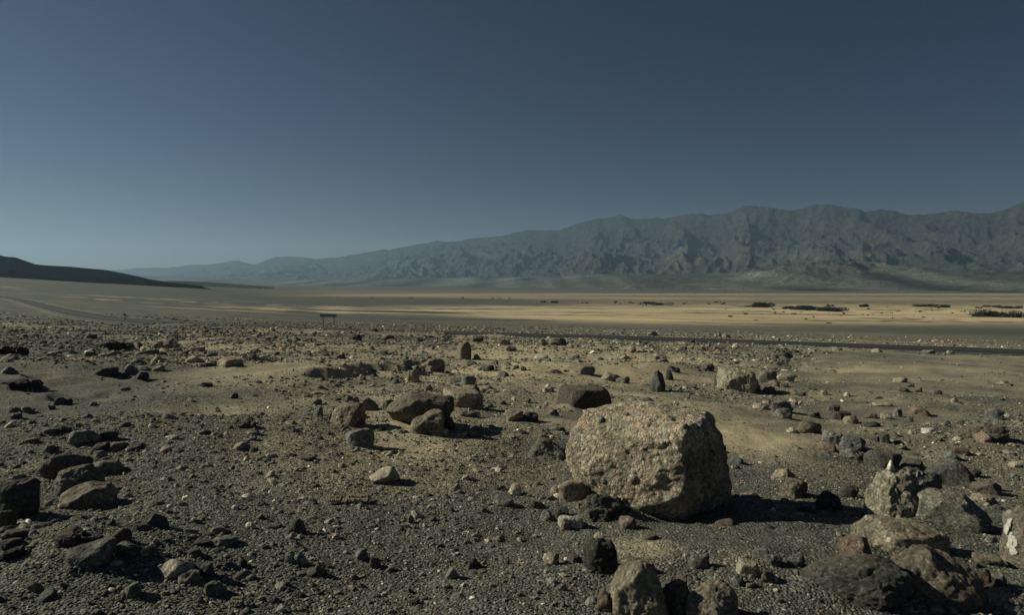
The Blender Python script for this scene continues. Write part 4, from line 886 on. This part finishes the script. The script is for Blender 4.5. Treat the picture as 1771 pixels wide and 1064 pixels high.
# white ring mark on the steel blue rock
M_WHITE = plain('white_mark_paint', (.44, .42, .36), .8, 60., .25)
ox = find('steel blue rock')
def ribbon(o, pts, wd, name):
    V = []; Fq = []
    for fx, fz in pts:
        p, n = surf_point(o, fx, fz); V.append(p + n*.004)
    L, R_, T_ = [], [], []
    for k, p in enumerate(V):
        a = V[max(k-1, 0)]; b = V[min(k+1, len(V)-1)]; t = (b - a).normalized() if (b-a).length > 1e-5 else Vector((1, 0, 0))
        s = t.cross(Vector((0, -1, 0))).normalized()*wd*(.6 + .4*abs(math.sin(k*2.3))); L.append(p + s + Vector((0, -.004, 0))); R_.append(p - s + Vector((0, -.004, 0)))
    n = len(V); VV = [tuple(v) for v in L + R_]; VV += [(v[0], v[1]+.012, v[2]) for v in VV]
    Fc = [(i, i+1, n+i+1, n+i) for i in range(n-1)] + [(i, 2*n+i, 2*n+i+1, i+1) for i in range(n-1)] + [(n+i, n+i+1, 3*n+i+1, 3*n+i) for i in range(n-1)]
    me = bpy.data.meshes.new(name); me.from_pydata(VV, [], Fc); return link(name, me, M_WHITE, o)

# slab at the right edge with white crust
slab, _ = R(1756, 880, 1876, 1000, 'brown', 'tan slab at the right edge with a white crust down its corner', 'boulder', 'layered', .5, .12, 5, None, 'boulder', None,
            planes=[(-1, -.25, .1, .85), (0, -1, .25, .7), (0, 1, 0, .9), (1, 0, 0, 1), (-.2, -.2, 1, .8), (0, 0, -1, .9), (-.6, -.6, .2, .95)], p=16, rough=.04)
def crust(o, pts, name):
    r = random.Random(4)
    for k, (fx, fz, sz) in enumerate(pts):
        for q in range(3):
            p, n = surf_point(o, fx + r.uniform(-.018, .018), fz + r.uniform(-.03, .03)); V, Fc = rock_verts(300+k*3+q, 3, rough=.3, npl=7, p=5, chips=8); a_ = sz*r.uniform(.5, 1.1)
            V = V*np.array([a_, .012, a_*r.uniform(.5, 1.2)])/2
            e = link(name, np_mesh(name, V, Fc, True), M_WHITE, o); e.location = p; e.rotation_euler = (n.to_track_quat('Y', 'Z') @ Euler((0, r.uniform(0, 3), 0)).to_quaternion()).to_euler()
crust(slab, [(.03, .72, .05), (.05, .64, .07), (.08, .58, .07), (.11, .52, .08), (.14, .46, .07), (.16, .38, .06), (.17, .30, .05)], 'white_crust')
ribbon(ox, [(.56 + .055*math.cos(q), .80 + .13*math.sin(q)) for q in np.linspace(.3, 5.9, 16)], .006, 'white_mark')
tr = find('tan craggy boulder with')
p, n = surf_point(tr, .42, .99)
V, Fc = rock_verts(77, 3, planes=[(-.9, 0, .4, .6), (.9, 0, .35, .6), (0, -1, .2, .6), (0, 1, .2, .6), (0, 0, -1, .9), (0, 0, 1, 1.6)], p=9, rough=.05)
V = V*np.array([.028, .024, .048]); V[:, 2] += .04
e = link('pebble', np_mesh('pebble', V, Fc, True), M_ROCK['smooth']); e.location = tr.matrix_basis @ p; e.color = (.6, .56, .46, 1)
tag(e, 'small white upright pebble balanced on top of the tan craggy boulder', 'pebble')

# ------------------------------------------------------------------ stones: scatter field
rs = np.random.RandomState(12)
PALF = np.array([[.15, .145, .125], [.11, .115, .10], [.20, .18, .14], [.27, .225, .16], [.065, .068, .064], [.36, .31, .23], [.16, .12, .095], [.15, .165, .155], [.55, .52, .44], [.20, .14, .11]])
PALW = np.array([.20, .17, .17, .13, .10, .10, .05, .07, .035, .015]); PALW /= PALW.sum()
pts = []
NEARG = [(.0075, 11, 1700, 0), (.011, 15, 700, 0), (.016, 21, 260, 0), (.024, 32, 80, 0), (.036, 52, 30, 0), (.055, 80, 11.0, 3.5), (.085, 120, 4.2, 8), (.13, 170, 1.3, 14), (.20, 200, .42, 17), (.33, 170, .06, 24)]
hw = math.radians(43)
for s, rmax, den, rmin in NEARG:
    area = hw*(rmax**2 - 2.6**2); n = int(area*den*1.0)
    r = np.sqrt(rs.uniform(2.6**2, rmax**2, n)); th = rs.uniform(-hw, hw, n); x = r*np.sin(th); y = r*np.cos(th)
    z = -base_depth(x, y); px, py = project(x, y, z)
    d = dens(px, py, x, y)
    if s > .03: d = np.where(d > .45, d*1.15, d*.45)
    d = d*sst(rmin*.8, rmin*1.3 + .01, r)
    keep = rs.uniform(0, 1.3, n) < d
    x, y, r = x[keep], y[keep], r[keep]; sz = s*rs.uniform(.7, 1.55, len(x))**1.25
    pts.append(np.stack([x, y, sz], 1))
P = np.concatenate(pts)
# keep clear of the road and of the placed rocks
sat = []
for X, Y, a, b in placed:
    if Y > 45: continue
    n = rs.randint(8, 22); th_ = rs.uniform(0, 6.28, n); q = rs.uniform(.98, 1.9, n)**1.2
    sat.append(np.stack([X + a*q*np.cos(th_), Y + b*q*np.sin(th_), np.clip(a*rs.uniform(.05, .30, n)*rs.uniform(.4, 1, n), .008, .10)], 1))
P = np.concatenate([P] + sat)
D, _ = road_dist(P[:, 0], P[:, 1]); P = P[D > 4.4]
for X, Y, a, b in placed:
    m = ((P[:, 0]-X)/(a*.92))**2 + ((P[:, 1]-Y)/(b*.92))**2 > 1
    m |= False; P = P[m]
big = np.linalg.norm(P[:, :2], axis=1); app = P[:, 2]/big*F
# stones in hand-placed neighbourhoods stay small
order = np.argsort(-app)
inview = (np.abs(P[:, 0]/np.maximum(P[:, 1], .1)) < .76)
order = order[inview[order]]
N_IND = max(0, 296 - len(ROCKS) - 3)
ind = order[:N_IND]; mask = np.ones(len(P), bool); mask[ind] = False
zall = ground_z(P[:, 0], P[:, 1]) + collars(P[:, 0], P[:, 1])
build_ground()
print('scatter', len(P), 'individual', len(ind), 'hand', len(ROCKS))
VAR = []
for k in range(8):
    V, Fc = rock_verts(500+k, 3, rough=.07, npl=9 + k % 4, p=9 + k, crag=.04*(k % 3)); V = V*np.array([1, .8, .62])*.5
    me = np_mesh('scattered_stone', V, Fc, True); me.materials.append(M_ROCK['smooth']); VAR.append(me)
for i in ind:
    x, y, s = P[i]; o = link('stone', VAR[rs.randint(8)]); s2 = float(s)*1.35
    o.scale = (s2*rs.uniform(.8, 1.3), s2*rs.uniform(.8, 1.2), s2*rs.uniform(.55, .95)); o.rotation_euler = (rs.normal()*.25, rs.normal()*.25, rs.uniform(0, 6.28))
    o.location = (x, y, zall[i] + .03*s2); ci = rs.choice(len(PALF), p=PALW); o.color = (*(PALF[ci]*rs.uniform(.9, 1.25)), 1)
    near = y < 12
    zone = ('near', 'stones scattered over the near gravel', 'small weathered stone lying loose on the foreground gravel') if y < 12 else (('mid', 'stones scattered over the sandy middle ground', 'small weathered stone lying on the sandy middle ground') if y < 30 else ('far', 'stones in the rubble before the road', 'weathered rock in the rubble belt before the road'))
    tag(o, zone[2], 'stone', zone[1])

SRC = []
for k in range(6):
    V, Fc = rock_verts(700+k, 2, rough=.08, npl=8, p=10, fine=0); V = V*np.array([1, .78, .6])*.5
    me = np_mesh('gravel_piece', V, Fc, False); me.materials.append(M_GRAVEL); SRC.append(bpy.data.objects.new('gravel_piece', me))
def gn_scatter(name, XY, S, Zs, tint, label, sink=.04):
    n = len(XY); me = bpy.data.meshes.new(name); me.vertices.add(n)
    co = np.c_[XY, Zs + S*sink].astype(np.float32); me.vertices.foreach_set('co', co.ravel())
    def add(nm, ty, key, dat): a = me.attributes.new(nm, ty, 'POINT'); a.data.foreach_set(key, np.ascontiguousarray(dat).ravel())
    add('scl', 'FLOAT_VECTOR', 'vector', (S[:, None]*rs.uniform(.7, 1.35, (n, 3))*np.array([1, 1, .85])).astype(np.float32))
    add('rot', 'FLOAT_VECTOR', 'vector', np.c_[rs.normal(0, .35, (n, 2)), rs.uniform(0, 6.28, n)].astype(np.float32))
    add('pick', 'INT', 'value', rs.randint(0, len(SRC), n).astype(np.int32))
    add('tint', 'FLOAT_COLOR', 'color', np.c_[tint, np.ones(n)].astype(np.float32))
    o = link(name, me); tag(o, label, None, kind='stuff')
    ng = bpy.data.node_groups.new(name, 'GeometryNodeTree'); ng.interface.new_socket('Geometry', in_out='INPUT', socket_type='NodeSocketGeometry'); ng.interface.new_socket('Geometry', in_out='OUTPUT', socket_type='NodeSocketGeometry')
    gi = ng.nodes.new('NodeGroupInput'); go = ng.nodes.new('NodeGroupOutput'); ip = ng.nodes.new('GeometryNodeInstanceOnPoints'); jn = ng.nodes.new('GeometryNodeJoinGeometry')
    for s in reversed(SRC):
        oi = ng.nodes.new('GeometryNodeObjectInfo'); oi.inputs['Object'].default_value = s; oi.inputs['As Instance'].default_value = True
        ng.links.new(oi.outputs['Geometry'], jn.inputs[0])
    def att(nm, ty): a = ng.nodes.new('GeometryNodeInputNamedAttribute'); a.data_type = ty; a.inputs[0].default_value = nm; return a.outputs[0]
    ng.links.new(gi.outputs[0], ip.inputs['Points']); ng.links.new(jn.outputs[0], ip.inputs['Instance']); ip.inputs['Pick Instance'].default_value = True
    ng.links.new(att('pick', 'INT'), ip.inputs['Instance Index'])
    e2r = ng.nodes.new('FunctionNodeEulerToRotation'); ng.links.new(att('rot', 'FLOAT_VECTOR'), e2r.inputs[0]); ng.links.new(e2r.outputs[0], ip.inputs['Rotation'])
    ng.links.new(att('scl', 'FLOAT_VECTOR'), ip.inputs['Scale']); ng.links.new(ip.outputs[0], go.inputs[0])
    md = o.modifiers.new('scatter', 'NODES'); md.node_group = ng
Q = P[mask]; Zq = zall[mask]; ci = rs.choice(len(PALF), size=len(Q), p=PALW); tint = (PALF[ci]*.8 + .2*np.array([.165, .155, .122]))*np.exp(rs.normal(0, .48, (len(Q), 1)))*1.1
fine = Q[:, 2] < .03
gn_scatter('gravel', Q[fine, :2], Q[fine, 2]*1.3, Zq[fine], tint[fine], 'grey and tan gravel covering the ground')
gn_scatter('small_stones', Q[~fine, :2], Q[~fine, 2]*1.3, Zq[~fine], tint[~fine], 'countless small stones strewn over the desert floor')

# ------------------------------------------------------------------ split wood on the gravel
M_WOOD = plain('weathered_wood', (.21, .185, .12), .85, 18., .3)
def stick(x0, x1, py, label, seed, rot=0.0, th=.03, wd=.05):
    g0 = hit(x0, py, GROUND); g1 = hit(x1, py, GROUND); L = abs(g1[0]-g0[0])
    root = bpy.data.objects.new('wood_piece', None); C.objects.link(root); root.location = ((g0[0]+g1[0])/2, g0[1], (g0[2]+g1[2])/2 + .012); root.rotation_euler = (0, 0, rot)
    tag(root, label, 'wood')
    for k, (oy, oz, ll, nm) in enumerate(((.0, .0, 1.0, 'lower_half'), (wd*.62, th*.55, .94, 'upper_half'))):
        bm = bmesh.new(); n = 14; rr = random.Random(seed+k); rings = []
        for i in range(n+1):
            t = i/n; x = (t-.5)*L*ll; tp = 1 - .55*max(0, abs(t-.5)*2 - .86)/.14
            ring = []
            for a in range(8):
                an = a/8*2*math.pi; r_ = (1 + .16*rr.uniform(-1, 1))*tp
                ring.append(bm.verts.new((x + (rr.uniform(-.012, .012) if i in (0, n) else 0), oy + math.cos(an)*wd*.42*r_, oz + th*.6 + math.sin(an)*th*.55*r_)))
            rings.append(ring)
        for i in range(n):
            for a in range(8): bm.faces.new((rings[i][a], rings[i][(a+1) % 8], rings[i+1][(a+1) % 8], rings[i+1][a]))
        bm.faces.new(rings[0][::-1]); bm.faces.new(rings[-1]); bmesh.ops.recalc_face_normals(bm, faces=bm.faces)
        me = bpy.data.meshes.new(nm); bm.to_mesh(me); bm.free(); link(nm, me, M_WOOD, root)
stick(566, 592, 872, 'shorter left piece of split pale wood lying on the gravel', 3, .02, .030, .06)
stick(598, 640, 872, 'longer right piece of split pale wood lying on the gravel', 8, -.04, .034, .06)
stick(398, 420, 1050, 'short wooden stub near the bottom edge at lower left', 15, .05, .02, .035)

# ------------------------------------------------------------------ signs
M_SIGN = plain('sign_back_metal', (.30, .38, .38), .6, 4., .2, .2); M_POST = plain('weathered_post', (.22, .19, .14), .85, 9., .25)
def box_mesh(name, sx, sy, sz, bev=.01):
    bm = bmesh.new(); bmesh.ops.create_cube(bm, size=1); bmesh.ops.scale(bm, vec=(sx, sy, sz), verts=bm.verts)
    if bev: bmesh.ops.bevel(bm, geom=bm.edges[:], offset=bev, segments=2, affect='EDGES')
    me = bpy.data.meshes.new(name); bm.to_mesh(me); bm.free(); return me
def long_sign():
    g = hit(568, 569, GROUND); Y = g[1]; k = Y/F
    root = bpy.data.objects.new('road_sign', None); C.objects.link(root); root.location = g; tag(root, 'long dark rectangular road sign on two posts beside the road', 'sign')
    H = 26*k; w = 29*k
    b = link('panel', box_mesh('panel', w, .05, 5.4*k, .01), M_SIGN, root); b.location = (0, 0, H - 2.7*k)
    for s, lab in ((-1, 0), (1, 0)):
        x = s*9.4*k; pm = link('post', box_mesh('post', 1.2*k, 1.2*k, H + .2, .02), M_POST, root); pm.location = (x, .12, H/2 - .25)
        br = link('bracket', box_mesh('bracket', .22, .03, .16, .005), M_SIGN, pm); br.location = (0, -.10, H*.42)
    for zz in (-1, 1):
        st = link('stiffener', box_mesh('stiffener', w*.96, .03, .06, .005), M_SIGN, root); st.location = (0, -.041, H - 2.7*k + zz*1.5*k)
long_sign()
def small_sign():
    g = hit(216, 556.5, GROUND); k = g[1]/F; root = bpy.data.objects.new('road_sign', None); C.objects.link(root); root.location = g
    tag(root, 'small diamond road sign on one thin post beside the road at left', 'sign'); H = 15.5*k
    p = link('post', box_mesh('post', .10, .10, H, .01), M_POST, root); p.location = (0, .06, H/2 - .2)
    b = link('panel', box_mesh('panel', 4.0*k, .04, 4.0*k, .01), M_SIGN, root); b.rotation_euler = (0, math.pi/4, 0); b.location = (0, 0, H - 2.8*k)
small_sign()

# ------------------------------------------------------------------ shrubs
M_LEAF = plain('mesquite_leaf', (.040, .050, .030), .9, .5, .35); M_TWIG = plain('dry_twig', (.13, .10, .07), .9); M_DRY = plain('dry_scrub', (.075, .075, .050), .9)
def leaf_cloud(name, w, d, h, n, leaf, seed, mat, lobes=6):
    r = np.random.RandomState(seed); cs = np.c_[r.uniform(-.40, .40, lobes)*w, r.uniform(-.3, .3, lobes)*d, r.uniform(.15, .45, lobes)*h]
    cs[0, 0] = -.36*w; cs[1, 0] = .36*w; rad = np.c_[r.uniform(.14, .26, lobes)*w, r.uniform(.25, .4, lobes)*d, r.uniform(.3, .55, lobes)*h]
    k = r.randint(0, lobes, n); q = r.normal(size=(n, 3)); q /= np.linalg.norm(q, axis=1)[:, None]; q *= r.uniform(.55, 1.08, (n, 1))
    c = cs[k] + q*rad[k]; c[:, 2] = np.abs(c[:, 2]); a = r.normal(size=(n, 3)); a /= np.linalg.norm(a, axis=1)[:, None]; b = np.cross(a, r.normal(size=(n, 3))); b /= np.linalg.norm(b, axis=1)[:, None]
    s = leaf*r.uniform(.5, 1.4, (n, 1)); V = np.stack([c-a*s, c+b*s*.6, c+a*s, c-b*s*.6], 1).reshape(-1, 3); return np_mesh(name, V, np.arange(4*n).reshape(n, 4), False)
def stems(w, h, n, seed, thick):
    r = random.Random(seed); bm = bmesh.new()
    for k in range(n):
        a = r.uniform(0, 6.28); e = Vector((math.cos(a)*w*r.uniform(.2, .45), math.sin(a)*w*r.uniform(.1, .3), h*r.uniform(.5, .9))); b = Vector((e.x*.3, e.y*.3, -.1)); m = (b+e)/2 + Vector((0, 0, h*.12)); prev = None
        for p, rad in ((b, thick), (m, thick*.7), (e, thick*.3)):
            ring = [bm.verts.new(p + Vector((math.cos(t)*rad, math.sin(t)*rad, 0))) for t in (0, 2.09, 4.19)]
            if prev:
                for i in range(3): bm.faces.new((prev[i], prev[(i+1) % 3], ring[(i+1) % 3], ring[i]))
            prev = ring
    me = bpy.data.meshes.new('stem'); bm.to_mesh(me); bm.free(); return me
def thicket(x0, x1, y0, y1, label, seed, group=None):
    g = hit((x0+x1)/2, y1, GROUND); k = g[1]/F; w_ = (x1-x0)*k; h_ = (y1-y0)*k*1.0
    root = bpy.data.objects.new('mesquite_thicket', None); C.objects.link(root); root.location = g + np.array([0, w_*.15, 0]); tag(root, label, 'shrub', group)
    link('foliage', leaf_cloud('foliage', w_, w_*.45, h_, 2600, max(.35, h_*.10), seed, M_LEAF, 9 if w_ > 8 else 5), M_LEAF, root); link('stem', stems(w_, h_, 14, seed, .08), M_TWIG, root)
for q in [(1690, 1766, 535, 549, 'dark green thicket nearest the right edge on the pale flat'), (1304, 1341, 522, 532, 'rounded dark thicket left of the long one on the pale flat'),
          (1370, 1425, 526, 537, 'left half of the long dark thicket on the pale flat'), (1418, 1465, 529, 539, 'right half of the long dark thicket on the pale flat'),
          (1586, 1622, 525, 531, 'low thicket strip further back, between the long thicket and right edge'), (1620, 1646, 526, 532, 'short low thicket just right of the low strip further back'),
          (1735, 1771, 528, 534, 'low thicket behind the nearest one at the right edge'), (1706, 1738, 527, 532, 'flat thicket left of the low one at the right edge'), (1488, 1503, 525, 531, 'small round thicket right of the long dark thicket'),
          (1356, 1376, 528, 534, 'small thicket bridging the rounded and the long thicket'), (1430, 1443, 526, 530, 'tiny thicket behind the long dark thicket'),
          (1113, 1135, 521, 526, 'left half of the low thicket, right of centre on the flat'), (1133, 1165, 523, 528, 'right half of the low thicket, right of centre on the flat'),
          (936, 944, 520, 523, 'small dark shrub at the left end of the far shrub line'), (953, 965, 520, 524, 'second shrub from the left in the far shrub line')]:
    thicket(q[0], q[1], q[2], q[3], q[4], int(q[0]))
smp = leaf_cloud('small_shrub', 1.0, 1.0, .55, 260, .09, 9, M_DRY, 4); smp.materials.append(M_DRY)
smp2 = leaf_cloud('small_shrub', 1.0, .8, .42, 220, .09, 19, M_LEAF, 4); smp2.materials.append(M_LEAF)
for k in range(96):
    if k < 26: px = rs.uniform(980, 1300); py = rs.normal(526, 2.0)
    elif k < 78: px = rs.uniform(1250, 1771); py = rs.uniform(530, 547)
    elif k < 86: px = rs.uniform(520, 950); py = rs.normal(515, 1.5)
    else: px = rs.uniform(1100, 1771); py = rs.uniform(548, 560)
    g = hit(px, py, GROUND); kk = g[1]/F; s = rs.uniform(2.0, 6.5)*kk
    o = link('desert_shrub', smp if k % 3 else smp2); o.location = g; o.scale = (s*rs.uniform(.8, 1.6), s, s*rs.uniform(.7, 1.1)); o.rotation_euler = (0, 0, rs.uniform(0, 6.28))
    tag(o, *((('dry brownish scrub tuft dotted on the pale flat beyond the road', 'shrub', 'dry scrub tufts on the pale flat')) if k % 3 else ('small dark green shrub dotted on the pale flat beyond the road', 'shrub', 'small green shrubs on the pale flat')))
# dry brush by the left edge
g = hit(20, 613, GROUND); k = g[1]/F
root = bpy.data.objects.new('dry_bush', None); C.objects.link(root); root.location = g; tag(root, 'dry brown twiggy bush at the left edge among rubble', 'bush')
link('foliage', leaf_cloud('foliage', 44*k, 20*k, 15*k, 1500, .07, 4, M_DRY, 7), M_DRY, root); link('stem', stems(40*k, 14*k, 30, 5, .012), M_TWIG, root)

# ------------------------------------------------------------------ haze
def haze():
    me = box_mesh('haze', 1, 1, 1, 0); o = link('haze', me); o.scale = (46000, 46000, 1650); o.location = (0, 0, 425)
    m = bpy.data.materials.new('haze_air'); m.use_nodes = True; t = m.node_tree; t.nodes.clear(); out = t.nodes.new('ShaderNodeOutputMaterial'); v = t.nodes.new('ShaderNodeVolumePrincipled')
    v.inputs['Color'].default_value = (.47, .72, 1.0, 1); v.inputs['Density'].default_value = 5.2e-5; v.inputs['Anisotropy'].default_value = 0.30
    t.links.new(v.outputs[0], out.inputs['Volume']); me.materials.append(m); tag(o, 'thin bluish desert haze', None, kind='stuff')
haze()
